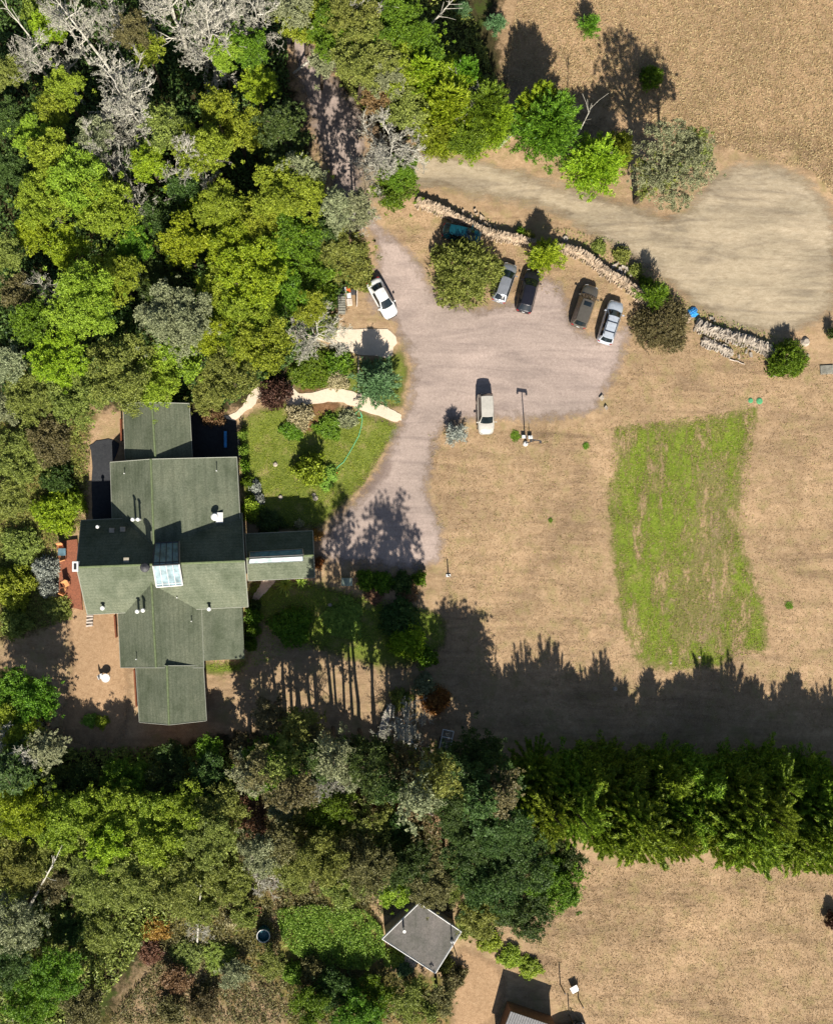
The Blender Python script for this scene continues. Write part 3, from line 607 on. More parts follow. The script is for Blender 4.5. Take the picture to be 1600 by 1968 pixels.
b = P(283, 1089, 7.3)-hb; m = MB(); m.disc(b-Vector((0, 0, 1)), .3, 2.4, 14); m.disc(b+Vector((0, 0, 1.4)), .5, .14, 16, .42); m.disc(b+Vector((0, 0, 1.54)), .42, .18, 16, .1); m.build('flue', M['darkgrey'], house)
b = P(143, 1089, 7.6); m = MB(); m.box(Vector((b.x+.1, b.y, 3.8))-hb, (.62, 1.05, 7.6)); ch = m.build('chimney', M['white'], house); m = MB(); m.box(Vector((b.x+.1, b.y, 7.62))-hb, (.28, .6, .06)); m.build('flue_opening', M['black'], ch)


def housewin(x, y, z, sx, sz, ax):
    d = (sx, .08, sz) if ax == 'y' else (.08, sx, sz)
    m = MB(); m.box(Vector((x, y, z))-hb, d); f = m.build('window', M['white'], house)
    e = (sx-.16, .1, sz-.16) if ax == 'y' else (.1, sx-.16, sz-.16); m = MB(); m.box(Vector((x, y, z))-hb, e); m.build('pane', M['glass'], f)
for px in (510, 545, 580): p = P(px, 1110, 2); housewin(p.x, p.y+.42, 1.4, 1.2, 1.1, 'y')
for px in (285, 350): p = P(px, 1391, 2.3); housewin(p.x, p.y+.62, 1.4, 1.4, 1.1, 'y')
for py in (920, 960): p = P(457, py, 3.4); housewin(p.x-.4, p.y, 1.7, 1.6, 1.2, 'x')
for py in (1310, 1350): p = P(394, py, 2.5); housewin(p.x-.42, p.y, 1.4, 1.3, 1.1, 'x')
# redwood rails and planters along the house
def rail(x0, y0, x1, y1, h, label, name='railing', planks=True):
    a, b = P(x0, y0, h), P(x1, y1, h); a.z = b.z = 0; root = empty(name, a, 0, label, 'railing'); d = b-a
    m = MB(); m.tube([Vector((0, 0, h)), d+Vector((0, 0, h))], [.09, .09], 4); m.build('top_rail', M['redwood'], root)
    n = max(2, int(d.length/1.2)); 
    m = MB(); m.tube([Vector((0, 0, h*.5)), d+Vector((0, 0, h*.5))], [.05, .05], 4); m.build('lower_rail', M['redwood'], root)
    for i in range(n+1):
        m = MB(); m.box(d*(i/n)+Vector((0, 0, h/2)), (.1, .1, h)); m.build('post', M['redwood'], root)
rail(232, 805, 233, 846, 1.0, 'orange redwood railing beside the roof at the north end of the house')
rail(258, 1287, 262, 1358, 0.9, 'long orange redwood railing along the west side of the south wing')
rail(220, 1183, 223, 1225, 0.9, 'short redwood railing at the corner below the west roof')
# red deck with furniture
def deck():
    q = [P(118, 1040), P(150, 1036), P(160, 1172), P(114, 1160)]
    m = MB(); m.slab([Vector((p.x, p.y, .35)) for p in q][::-1], .35); o = m.build('deck', M['redwood']); tag(o, 'red-stained wooden deck at the west gable of the house', 'deck')
deck()
def chair(px, py, rz, label, mat='tancloth', group='orange deck chairs', z=.35):
    root = empty('deck_chair', P(px, py, 0)+Vector((0, 0, z)), rz, label, 'chair', group)
    m = MB(); m.box((0, 0, .42), (.62, .62, .1)); m.build('seat', M[mat], root)
    m = MB(); m.box((0, -.33, .75), (.62, .09, .62), tilt=(.25, 0)); m.build('backrest', M[mat], root)
    for sx in (-1, 1):
        m = MB(); m.box((sx*.33, 0, .6), (.07, .6, .05)); m.build('armrest', M['redwood'], root)
        for sy in (-1, 1): m = MB(); m.box((sx*.28, sy*.26, .2), (.06, .06, .4)); m.build('leg', M['redwood'], root)
chair(120, 1050, 3.3, 'orange deck chair above the dark table on the red deck')
chair(124, 1070, .3, 'orange deck chair just below the dark table on the red deck')
chair(131, 1121, -2.6, 'upper one of the two orange chairs at the lower end of the deck')
chair(126, 1134, -.4, 'lower one of the two orange chairs at the lower end of the deck')
root = empty('patio_table', P(124, 1060, 0)+Vector((0, 0, .35)), 0, 'small dark glass-topped table between orange chairs on the deck', 'table')
m = MB(); m.box((0, 0, .7), (.85, .8, .05)); m.build('tabletop', M['skyglass'], root)
for x in (-.35, .35):
    for y in (-.33, .33): m = MB(); m.box((x, y, .33), (.05, .05, .68)); m.build('leg', M['darkgrey'], root)
root = empty('garden_table', P(206, 1301, 0), 0, 'round white garden table alone on the bare yard west of the house', 'table')
m = MB(); m.disc((0, 0, .72), .48, .05, 20); m.build('tabletop', M['white'], root)
for a in range(4): m = MB(); m.tube([(math.cos(a*1.57)*.36, math.sin(a*1.57)*.36, 0), (math.cos(a*1.57)*.2, math.sin(a*1.57)*.2, .72)], [.03, .03], 5); m.build('leg', M['white'], root)
root = empty('garden_chair', P(203, 1299, 0), .4, 'white garden chair pushed up to the round white table', 'chair')
m = MB(); m.box((-.35, .2, .42), (.5, .5, .05)); m.build('seat', M['white'], root); m = MB(); m.box((-.6, .2, .7), (.05, .5, .55)); m.build('backrest', M['white'], root)
for i in range(4):
    p = P(174-i*.3, 1184+i*6, 0); m = MB(); m.box((0, 0, .14), (.75, .2, .28), rz=.15*(i % 2)); o = m.build('log', M['palewood']); o.location = p
    tag(o, ['first short pale log in the row below the west roof corner', 'second short pale log in the row below the west roof corner', 'third short pale log in the row below the west roof corner', 'lowest short pale log in the row below the west roof corner'][i], 'log', 'short logs laid in a row')
# teal glass bench in the shaded court
root = empty('bench', P(434, 845, 0), 0, 'narrow teal-blue bench in the shaded court beside the house', 'bench')
m = MB(); m.box((0, 0, .52), (.3, 1.8, .06)); m.build('seat', M['tarp'], root)
for y in (-.7, .7): m = MB(); m.box((0, y, .29), (.28, .08, .42)); m.build('leg', M['teal'], root)
# ------------------------------------------------------------------ small buildings
def cabin():
    cor = [(805, 1735), (886, 1790), (836, 1870), (734, 1804)]; zs = 2.9
    b = P(815, 1800, 0); root = empty('cabin', b, 0, 'small grey flat-roofed cabin with white eaves beside the bright green bed', 'building')
    q = [P(x, y, zs) for x, y in cor]; c = sum(q, Vector())/4
    m = MB(); m.slab([p-b for p in q][::-1], .14); rf = m.build('roof', M['roofgrey'], root)
    f = MB()
    for i in range(4): f.tube([q[i]-b+Vector((0, 0, .0)), q[(i+1) % 4]-b+Vector((0, 0, .0))], [.085, .085], 4)
    f.build('fascia', M['white'], rf)
    v = MB(); p = P(775, 1783, zs)-b; v.tube([p, p+Vector((0, 0, .9))], [.1, .1], 8); v.disc(p+Vector((0, 0, .9)), .18, .08, 12); v.build('roof_vent', M['white'], rf)
    v = MB(); p = P(868, 1809, zs)-b; v.tube([p, p+Vector((0, 0, 3.5))], [.06, .045], 7); v.build('mast', M['darkgrey'], rf); v = MB(); v.disc(p+Vector((0, 0, .01)), .2, .3, 12, .14); v.build('mast_collar', M['white'], rf)
    m = MB(); w_ = [c+(p-c)*.9-b for p in q]; m.add([Vector((p.x, p.y, -.1)) for p in w_]+[Vector((p.x, p.y, zs-.15)) for p in w_], [(0, 1, 5, 4), (1, 2, 6, 5), (2, 3, 7, 6), (3, 0, 4, 7), (4, 5, 6, 7)]); m.build('wall', M['palewall'], root)
    m = MB(); e = (w_[2]+w_[3])/2; e.z = 1; m.box(e, (.95, .95, 2.0), rz=.57); m.build('door', M['white'], root)
    m = MB(); e = (w_[1]+w_[2])/2; e.z = 1.4; m.box(e, (1.4, .5, 1.0), rz=1.0); m.build('window', M['glass'], root)
cabin()
for i in range(7):
    p = P(800+i*4.2, 1853-abs(i-3)*1.3, 0)
m = MB()
for i in range(8): m.box((i*.22-.8, 0, .25), (.16, 1.5, .06), rz=.05*rnd.uniform(-1, 1))
for s_ in (-.5, .5): m.box((0, s_, .12), (1.8, .1, .2))
o = m.build('boardwalk', M['palewood']); o.location = P(783, 1850, 0); o.rotation_euler = (0, 0, -.45); tag(o, 'weathered plank step at the lower left wall of the grey cabin', 'steps')
def shed():
    b = P(1015, 1975, 0); root = empty('shed', b, 0, 'shed with ribbed grey metal roof cut off by the bottom edge', 'building')
    q = [P(981, 1944, 2.7), P(1075, 1976, 2.7), P(1050, 2035, 2.1), P(955, 2010, 2.1)]
    m = MB(); m.slab([p-b for p in q][::-1], .12); rf = m.build('roof', M['metalroof'], root)
    f = MB()
    for i in range(22):
        u = i/21; f.tube([q[0].lerp(q[1], u)-b+Vector((0, 0, .01)), q[3].lerp(q[2], u)-b+Vector((0, 0, .01))], [.035, .035], 4)
    f.build('roof_ribs', M['metalroof'], rf)
    c = sum(q, Vector())/4; w_ = [c+(p-c)*.92-b for p in q]
    m = MB(); m.add([Vector((p.x, p.y, -.1)) for p in w_]+[p-Vector((0, 0, .13)) for p in w_], [(0, 1, 5, 4), (1, 2, 6, 5), (2, 3, 7, 6), (3, 0, 4, 7), (4, 5, 6, 7)]); m.build('wall', M['brownpaint'], root)
M['metalroof'] = plain('metal_roof', (0.17, 0.17, 0.175), 0.7, 0.0, 0.15, 3)
shed()
def kiosk():
    b = P(665, 1116, 0); root = empty('playhouse', b, 0, 'small pale green booth with gabled roof at the foot of the driveway', 'booth')
    m = MB(); m.add([(-.62, -.42, 1.75), (0, -.42, 2.3), (.62, -.42, 1.75), (-.62, .42, 1.75), (0, .42, 2.3), (.62, .42, 1.75), (-.62, -.42, 1.67), (0, -.42, 2.2), (.62, -.42, 1.67), (-.62, .42, 1.67), (0, .42, 2.2), (.62, .42, 1.67)],
        [(0, 1, 4, 3), (1, 2, 5, 4), (9, 10, 7, 6), (10, 11, 8, 7), (0, 6, 7, 1), (1, 7, 8, 2), (3, 4, 10, 9), (4, 5, 11, 10), (0, 3, 9, 6), (2, 8, 11, 5)]); m.build('roof', M['palegreen'], root)
    m = MB(); m.add([(-.5, -.33, 0), (.5, -.33, 0), (.5, .33, 0), (-.5, .33, 0), (-.5, -.33, 1.72), (0, -.33, 2.14), (.5, -.33, 1.72), (.5, .33, 1.72), (0, .33, 2.14), (-.5, .33, 1.72)], [(0, 1, 6, 5, 4), (3, 9, 8, 7, 2), (1, 2, 7, 6), (0, 4, 9, 3), (4, 5, 8, 9), (5, 6, 7, 8)]); m.build('wall', M['palegreen'], root)
    m = MB(); m.box((0, -.34, .8), (.5, .05, 1.4)); m.build('door', M['greyboard'], root)
M['palegreen'] = plain('pale_green_paint', (0.33, 0.40, 0.32), 0.7, var=0.2, scale=3)
kiosk()
# ------------------------------------------------------------------ cars
def paint(name, c, metal=0.4, rough=0.28):
    m, nt, b = newmat(name); v = pos(nt, world=False); n = noise(nt, v, 3.0, 5, 0.6)
    nt.links.new(ramp(nt, n, [(0.3, [x*0.82 for x in c]), (0.7, [x*1.05 for x in c])]), b.inputs['Base Color'])
    b.inputs['Metallic'].default_value = metal; b.inputs['Roughness'].default_value = rough
    b.inputs['Coat Weight'].default_value = 0.6; b.inputs['Coat Roughness'].default_value = 0.06; return m
LAMP = plain('lamp_lens', (0.30, 0.30, 0.30), 0.1, var=0.05); RED = plain('tail_lens', (0.35, 0.02, 0.02), 0.25, var=0.05)
def car(px, py, head, mat, label, L=4.7, W=1.82, Hr=1.48, typ='sedan', rack=False, sunroof=False):
    """px,py roof centre in the photograph; head = direction of the nose, degrees clockwise from photo-up"""
    c = P(px, py, Hr*.6); root = empty('parked_car', (c.x, c.y, 0), -R(head), label, 'car', 'cars parked around the driveway')
    hz = {'sedan': .92, 'suv': 1.08, 'wagon': .96, 'pickup': 1.05}[typ]; belt = hz+.03; hw = W/2
    rear_z = {'sedan': .98, 'suv': 1.05, 'wagon': .98, 'pickup': 1.05}[typ]
    st = [(-L/2, .72, .55, rear_z-.22), (-L/2+.08, .88, .62, rear_z-.06), (-L/2+.35, .96, .66, rear_z), (-L/2+1.0, 1, .7, belt), (-.3, 1, .7, belt), (.6, 1, .7, belt), (L/2-1.25, .99, .68, hz), (L/2-.6, .95, .64, hz-.08), (L/2-.25, .86, .6, hz-.2), (L/2-.06, .72, .52, hz-.34), (L/2, .55, .48, hz-.42)]
    V = []; k = 13
    for y, f, zs, zt in st:
        h = hw*f; top = zt; sh = max(.5, top-.10)
        half = [(h*.80, .22), (h*.97, .34), (h, .58), (h*.985, sh-.05), (h*.93, sh+.03), (h*.6, top), (0, top+.035)]
        ring = [(x, y, z) for x, z in half]+[(-x, y, z) for x, z in half[-2::-1]]
        V += ring
    F = []
    for i in range(len(st)-1):
        for j in range(k-1): F.append((i*k+j, i*k+j+1, (i+1)*k+j+1, (i+1)*k+j))
        F.append((i*k+k-1, i*k, (i+1)*k, (i+1)*k+k-1))
    F.append(tuple(range(k-1, -1, -1))); F.append(tuple(range((len(st)-1)*k, len(st)*k)))
    me = bpy.data.meshes.new('body'); me.from_pydata(V, [], [f[::-1] for f in F]); me.materials.append(mat); me.update()
    me.polygons.foreach_set('use_smooth', [True]*len(me.polygons)); body = link('body', me, root)
    # greenhouse: rows (y, z, half width) from rear base to windscreen base
    rows = {'sedan': [(-L/2+.72, rear_z, .80), (-L/2+1.42, Hr-.03, .62), (-.45, Hr, .64), (.32, Hr-.03, .62), (1.12, hz, .82)],
            'suv': [(-L/2+.12, rear_z+.12, .80), (-L/2+.48, Hr-.04, .68), (-.5, Hr, .70), (.45, Hr-.04, .66), (1.15, hz, .83)],
            'wagon': [(-L/2+.16, rear_z+.05, .78), (-L/2+.72, Hr-.05, .62), (-.5, Hr, .66), (.35, Hr-.04, .62), (1.18, hz, .83)],
            'pickup': [(-L/2+.14, rear_z+.1, .82), (-L/2+.42, Hr-.03, .70), (-.4, Hr, .71), (.35, Hr-.03, .67), (1.0, hz, .84)]}[typ]
    us = [-1, -.6, 0, .6, 1]
    def pt(r, u, off=0):
        r0 = int(min(max(r, 0), 3.9999)); q = r-r0
        a, b_ = rows[r0], rows[r0+1]; y = a[0]+(b_[0]-a[0])*q; z = a[1]+(b_[1]-a[1])*q; x = (a[2]+(b_[2]-a[2])*q)*u*hw
        bulge = (1-u*u)*.13*(1 if r > 2 else -1)*(abs(r-2)/2)**1.2
        n = Vector((0, 0, 1)) if 1 < r < 3 else (Vector((0, -.75, .65)) if r <= 1 else Vector((0, .75, .65)))
        return Vector((x, y+bulge, z+.045*(1-u*u)))+n*off
    rr = [0, .5, 1, 1.5, 2, 2.5, 3, 3.5, 4]; V = [pt(r, u) for r in rr for u in us]; F = []
    for i in range(8):
        for j in range(4): F.append((i*5+j, i*5+j+1, (i+1)*5+j+1, (i+1)*5+j))
    def low(r, s_):
        p = pt(r, s_); return Vector((s_*hw*.93, p.y, belt-.06))
    base = len(V); V += [low(r, s_) for s_ in (-1, 1) for r in rr]
    for i in range(8):
        F.append((i*5, (i+1)*5, base+i+1, base+i)); F.append((i*5+4, base+9+i, base+9+i+1, (i+1)*5+4))
    me = bpy.data.meshes.new('roof'); me.from_pydata(V, [], F); me.materials.append(mat); me.update(); link('roof', me, root)
    def glass(name, r0, r1, u0, u1, nr=4):
        V = []; F = []; uu = [u0+(u1-u0)*i/6 for i in range(7)]
        for i in range(nr+1):
            for u in uu: V.append(pt(r0+(r1-r0)*i/nr, u, .014))
        for i in range(nr):
            for j in range(6): F.append((i*7+j, i*7+j+1, (i+1)*7+j+1, (i+1)*7+j))
        me = bpy.data.meshes.new(name); me.from_pydata(V, [], F); me.materials.append(M['glass']); me.update(); link(name, me, root)
    glass('windscreen', 3.04, 3.97, -.93, .93); glass('rear_window', .12, .93, -.88, .88)
    for s_ in (-1, 1):
        V = []; n_ = 8
        for i in range(n_+1):
            r = 1.05+(3.75-1.05)*i/n_; a = pt(min(r, 2.98) if r < 3 else r, s_); b_ = low(r, s_); o_ = Vector((s_*.02, 0, .0))
            V += [a.lerp(b_, .06)+o_, a.lerp(b_, .78)+o_]
        F = [(2*i, 2*i+1, 2*i+3, 2*i+2) for i in range(n_)]
        me = bpy.data.meshes.new('side_window'); me.from_pydata(V, [], F); me.materials.append(M['glass']); me.update(); link('side_window', me, root)
        m = MB(); m.box((s_*(hw+.10), .95, belt+.05), (.22, .12, .15), jit=.08); m.build('side_mirror', mat, root)
        m = MB(); m.box((s_*hw*.60, L/2-.17, hz-.36), (.34, .16, .12), rz=-s_*.4); m.build('headlight', LAMP, root)
        m = MB(); m.box((s_*hw*.72, -L/2+.05, rear_z-.2), (.26, .1, .17), rz=s_*.3); m.build('tail_light', RED, root)
        for y in (-L/2+.95, L/2-.92):
            m = MB(); m.tube([(s_*(hw-.22), y, .33), (s_*(hw+.005), y, .33)], [.33, .33], 18); wl = m.build('wheel', M['black'], root)
            m = MB(); m.tube([(s_*(hw-.02), y, .33), (s_*(hw+.015), y, .33)], [.2, .2], 12); m.build('rim', M['chrome'], wl)
    m = MB(); m.box((0, -L/2+.03, .46), (W*.74, .14, .16)); m.build('rear_bumper', mat, root)
    m = MB(); m.box((0, L/2-.02, .42), (W*.6, .1, .16)); m.build('front_bumper', M['black'], root)
    m = MB(); m.box((0, -L/2-.012, rear_z-.32), (.32, .02, .15)); m.build('number_plate', M['white'], root)
    if rack:
        rk = MB()
        for s_ in (-1, 1): rk.tube([(s_*hw*.60, -1.75, Hr+.07), (s_*hw*.62, .3, Hr+.07)], [.025]*2, 5)
        for y in (-1.35, -.25): rk.tube([(-hw*.6, y, Hr+.1), (hw*.6, y, Hr+.1)], [.035]*2, 5)
        rk.build('roof_rack', M['black'], root)
    if sunroof: m = MB(); m.box((0, .0, Hr+.035), (.82, .46, .03)); m.build('sunroof', M['glass'], root)
    return root
W_ = paint('paint_white', (0.80, 0.81, 0.80), 0.0); SI = paint('paint_silver', (0.40, 0.42, 0.45), 0.5); BK = paint('paint_black', (0.018, 0.018, 0.026), 0.2)
TP = paint('paint_taupe', (0.16, 0.145, 0.12), 0.4); BL = paint('paint_ice', (0.60, 0.66, 0.74), 0.25); CH = paint('paint_champagne', (0.62, 0.59, 0.52), 0.15)
TE = paint('paint_teal', (0.008, 0.08, 0.11), 0.3); NV = paint('paint_navy', (0.01, 0.04, 0.08), 0.3)
car(735, 573, 151, W_, 'white sedan parked alone on the left edge of the driveway', L=4.65, W=1.8, Hr=1.42)
car(970, 542, 19, SI, 'silver wagon half under the big round bush', L=4.5, W=1.75, Hr=1.46, typ='wagon')
car(1016, 558, 14, BK, 'black station wagon in the parking bay right of the silver wagon', L=4.85, W=1.86, Hr=1.55, typ='wagon')
car(1125, 587, 19, TP, 'dark taupe off-road car with a sunroof', L=4.85, W=1.9, Hr=1.78, typ='suv', sunroof=True)
car(1174, 618, 17, BL, 'pale ice-blue station wagon with a black roof rack, rightmost of the parked cars', L=4.85, W=1.84, Hr=1.66, typ='suv', rack=True)
car(934, 795, 178.5, CH, 'champagne off-road car facing down at the lower edge of the gravel', L=4.5, W=1.84, Hr=1.8, typ='pickup')
car(888, 448, 102, TE, 'teal car almost hidden behind the big round bush', L=4.3, W=1.7, Hr=1.5, typ='wagon')
car(1092, 1990, 70, NV, 'dark blue car beside the ribbed metal roof at the bottom edge', L=4.2, W=1.7, Hr=1.45, typ='wagon')
# ------------------------------------------------------------------ dry stone walls
def interp(pts, n):
    q = [P(x, y, 0) for x, y in pts]; L = [0]
    for a, b in zip(q, q[1:]): L.append(L[-1]+(b-a).length)
    out = []
    for i in range(n):
        d = L[-1]*(i+.5)/n; k = max(j for j in range(len(L)) if L[j] <= d); k = min(k, len(q)-2); f = (d-L[k])/(L[k+1]-L[k])
        out.append((q[k].lerp(q[k+1], f), (q[k+1]-q[k]).normalized(), L[-1]))
    return out
def stonewall(pts, label, h=.75, w_=.6, mat='stone', jit=.15, batter=True):
    n = int(sum((P(*a)-P(*b)).length for a, b in zip(pts, pts[1:]))/.26); pl = interp(pts, n)
    root = empty('stone_wall', pl[0][0], 0, label, 'wall'); b = pl[0][0]; m = MB()
    for p, d, _ in pl:
        nrm = Vector((-d.y, d.x, 0)); az = math.atan2(d.y, d.x)
        for k, z in enumerate((.13, .36, .58)):
            if z > h-.1: continue
            for s_ in (-1, 1):
                c = p-b+nrm*s_*(w_*.28)*(1.25-.22*k)+d*rnd.uniform(-.08, .08); m.box(c+Vector((0, 0, z)), (rnd.uniform(.16, .5), rnd.uniform(.22, .5), rnd.uniform(.18, .3)), rz=az+rnd.uniform(-jit, jit)*2, jit=.2)
        if batter:
            for q in (1, 2): m.box(p-b-nrm*(w_*.5+rnd.uniform(.0, .4))+Vector((0, 0, .09)), (rnd.uniform(.1, .2), rnd.uniform(.3, .5), rnd.uniform(.12, .24)), rz=az+rnd.uniform(-.4, .4), tilt=(rnd.uniform(-.5, .2), 0), jit=.15)
    m.build('rubble_courses', M[mat], root); m = MB()
    for p, d, _ in interp(pts, int(n*1.25)):
        az = math.atan2(d.y, d.x)
        m.box(p-b+Vector((0, 0, h-.08+rnd.uniform(-.05, .08))), (rnd.uniform(.09, .26), w_*rnd.uniform(.45, 1.0), rnd.uniform(.22, .42)), rz=az+rnd.uniform(-jit, jit)*1.6, tilt=(rnd.uniform(-jit, jit), rnd.uniform(-.4, .5)), jit=.2)
    m.build('coping', M[mat], root)
stonewall([(800, 388), (830, 396), (862, 411), (900, 431), (930, 445), (955, 452), (990, 458), (1025, 468), (1055, 473), (1090, 478), (1118, 489), (1140, 503), (1165, 525), (1195, 540), (1220, 558), (1243, 580)], 'long curving tan dry-stone wall from the bare tree down to the bush behind the parked cars', h=.85, jit=.3)
stonewall([(1243, 580), (1270, 592), (1300, 604), (1322, 616)], 'short overgrown stretch of stone wall under the brown-green bush', h=.6, jit=.5)
stonewall([(1335, 622), (1365, 634), (1400, 645), (1440, 655), (1470, 668), (1498, 684)], 'tumbled whitish stone wall between the blue tarp and the right-hand bush', h=.6, w_=.8, mat='whitestone', jit=.5)
stonewall([(1348, 652), (1375, 664), (1405, 678)], 'short tumbled second row of whitish stones below the whitish wall', h=.4, w_=.5, mat='whitestone', jit=.6)
ls = [(888, 408), (912, 405), (915, 412), (903, 417), (925, 418), (921, 425), (909, 424), (930, 430), (936, 433), (941, 436), (950, 437), (947, 444), (930, 441), (1178, 512), (1185, 506), (1190, 517), (1196, 513), (1203, 518), (1208, 523), (1199, 526), (1211, 530), (1192, 523), (1187, 520), (1365, 612), (1370, 618), (1432, 676), (1440, 682), (1418, 686), (1484, 722), (1155, 765), (1163, 784), (1432, 655), (1440, 650)]
for i, (x, y) in enumerate(ls):
    m = MB(); s_ = rnd.uniform(.3, .6); m.box((0, 0, .12), (s_, s_*rnd.uniform(.4, .8), .26), jit=.2, tilt=(rnd.uniform(-.2, .2), rnd.uniform(-.2, .2))); o = m.build('stone', M['whitestone' if i > 12 else 'stone'])
    o.location = P(x, y, 0); o.rotation_euler = (0, 0, rnd.uniform(0, 3))
    if i < 13: tag(o, 'pinkish loose stone fallen behind the long tan wall', 'stone', 'stones fallen behind the long wall')
    elif i < 23: tag(o, 'pale loose stone in the heap behind the curving tan wall', 'stone', 'heap of stones behind the curving wall')
    else: tag(o, ['whitish stone just right of the blue tarp', 'whitish stone lower right of the blue tarp', 'white stone below the middle of the tumbled wall', 'long white stone below the tumbled wall', 'white stone at the end of the short tumbled row', 'flat white stone left of the right-hand bush', 'small white stone off the right edge of the parking', 'white block at the lower right corner of the parking', 'loose white stone on top of the tumbled wall', 'loose white stone behind the tumbled wall'][i-23], 'stone')
# tarps
def tarp(px, py, r, mat, label, hgt=.5):
    n = 14; V = []; F = []
    for i in range(n):
        for j in range(n):
            x = (i/(n-1)-.5)*2; y = (j/(n-1)-.5)*2; q = max(abs(x), abs(y)); V.append((x*r*(1+.12*math.sin(5*y)), y*r*(1+.1*math.sin(4*x+1)), max(.01, hgt*(1-q**2)+rnd.uniform(-.07, .07)*(q < .95))))
    for i in range(n-1):
        for j in range(n-1): F.append((i*n+j, (i+1)*n+j, (i+1)*n+j+1, i*n+j+1))
    me = bpy.data.meshes.new('tarp'); me.from_pydata(V, [], F); me.materials.append(mat); o = link('tarp', me, None, P(px, py, 0)); o.rotation_euler = (0, 0, .3); tag(o, label, 'tarp')
tarp(1330, 600, .55, M['tarp'], 'crumpled bright blue tarp beside the tumbled stone wall', .4)
tarp(787, 1430, .8, M['palebluetarp'], 'crumpled pale blue tarp lying under the thin trees', .5)
# ------------------------------------------------------------------ poles, posts, yard things
def T(name, px, py, label, cat, rz=0, group=None): return empty(name, P(px, py, 0), rz, label, cat, group)
r_ = T('lamp_post', 1009, 852, 'tall thin pole with a white crossbar between two floodlights beside the parking', 'pole')
m = MB(); m.tube([(0, 0, 0), (0, 0, 4.9)], [.07, .05], 8); m.build('pole', M['darkgrey'], r_)
m = MB(); m.box((0, 0, 4.8), (1.1, .1, .28), rz=-.15); m.build('crossbar', M['darkgrey'], r_)
for x in (-.5, .5): m = MB(); m.box((x, -x*.15-.12, 4.72), (.2, .26, .2)); m.build('floodlight', M['darkgrey'], r_)
m = MB(); m.disc((0, -.05, 0), .3, .3, 10, .22); m.build('footing', M['white'], r_)
for i, (x, y, h) in enumerate(((1005, 840, .5), (1017, 841, 1.1))):
    r_ = T('utility_box', x, y, ['left of two small white utility boxes at the foot of the floodlight pole', 'right of two small white utility boxes at the foot of the floodlight pole'][i], 'utility box', group='white utility boxes')
    m = MB(); m.box((0, 0, .2), (.42, .3, .4)); m.build('box', M['white'], r_); m = MB(); m.box((0, 0, .42), (.48, .36, .05)); m.build('lid', M['white'], r_)
    if i: m = MB(); m.tube([(0, 0, .4), (0, 0, 1.3)], [.035, .035], 6); m.build('standpipe', M['metal'], r_)
r_ = T('bollard', 861, 1106, 'short post with white base at the lower right corner of the driveway', 'post')
m = MB(); m.tube([(0, 0, 0), (0, 0, 1.4)], [.08, .06], 8); m.disc((0, 0, 1.4), .09, .05, 8); m.build('post', M['greyboard'], r_); m = MB(); m.box((0, 0, .06), (.5, .3, .12)); m.build('base', M['white'], r_)
r_ = T('water_tank', 507, 1789, 'round open green water tank with a pale rim left of the garden bed', 'tank')
m = MB(); k = 24
for ra, rb, z0, z1 in ((.7, .7, 0, 1.25),): m.tube([(0, 0, z0), (0, 0, z1)], [ra, rb], k, False)
m.disc((0, 0, .02), .69, .7, k, .66); m.build('tank_wall', M['teal'], r_)
m = MB(); rim = [(math.cos(a*2*math.pi/24)*.7, math.sin(a*2*math.pi/24)*.7, 1.27) for a in range(25)]; m.tube(rim, [.05]*25, 5); m.build('rim', M['white'], r_)
m = MB(); m.tube([(0, -.7, .4), (0, -1.1, .35)], [.05, .05], 6); m.build('tap', M['metal'], r_)
for x, y, r0, l_ in ((1441, 770, .22, 'smaller left one of two green round covers above the green lawn patch'), (1458, 771, .30, 'larger right one of two green round covers above the green lawn patch')):
    r_ = T('tank_cover', x, y, l_, 'cover', group='green round covers'); m = MB(); m.disc((0, 0, 0), r0+.05, .07, 18); m.build('collar', M['greenplastic'], r_); m = MB(); m.disc((0, 0, .07), r0, .05, 18, r0*.85); m.build('lid', M['greenplastic'], r_)
def pallet(px, py, rz, sx, sy, label, z=0, mat='greyboard', n=9):
    r_ = T('pallet', px, py, label, 'pallet', rz); r_.location.z = z; m = MB()
    for i in range(n): m.box((0, (i/(n-1)-.5)*(sy-.1), .14), (sx, sy/n*.72, .03))
    m.build('deck_boards', M[mat], r_)
    for x in (-.45, 0, .45): m = MB(); m.box((x*sx*.98, 0, .06), (.09, sy, .12)); m.build('bearer', M[mat], r_)
pallet(1587, 711, 0.05, 1.5, 1.0, 'weathered grey pallet lying at the right edge of the dry field')
# rubbish corner near the white sedan
r_ = T('crate_stack', 656, 588, 'tall stack of grey slatted crates in the litter corner left of the white sedan', 'crate')
for k in range(3):
    m = MB(); z = .25+k*.5
    for i in range(8): m.box((0, (i/7-.5)*1.85, z+.22), (.8, .17, .03))
    m.box((-.38, 0, z), (.04, 1.9, .42)); m.box((.38, 0, z), (.04, 1.9, .42)); m.box((0, .94, z), (.8, .04, .42)); m.box((0, -.94, z), (.8, .04, .42)); m.build('crate', M['greyboard'], r_)
for x, y, d, mt, l_ in ((660, 559, (.6, .5, .7), 'white', 'white box above the crate stack in the litter corner'), (670, 570, (.45, .55, .6), 'white', 'white carton below the orange pot in the litter corner'), (678, 563, (.5, .5, .7), 'darkgrey', 'dark bin beside the white carton in the litter corner'), (671, 582, (.6, .7, .5), 'palewood', 'tan cardboard box beside the crate stack')):
    r_ = T('box', x, y, l_, 'box', .1); m = MB(); m.box((0, 0, d[2]/2), d); m.build('carton', M[mt], r_)
    for s_ in (-1, 1): m = MB(); m.box((s_*d[0]*.27, 0, d[2]+.02), (d[0]*.46, d[1]*.95, .02), tilt=(0, s_*.1)); m.build('flap', M[mt], r_)
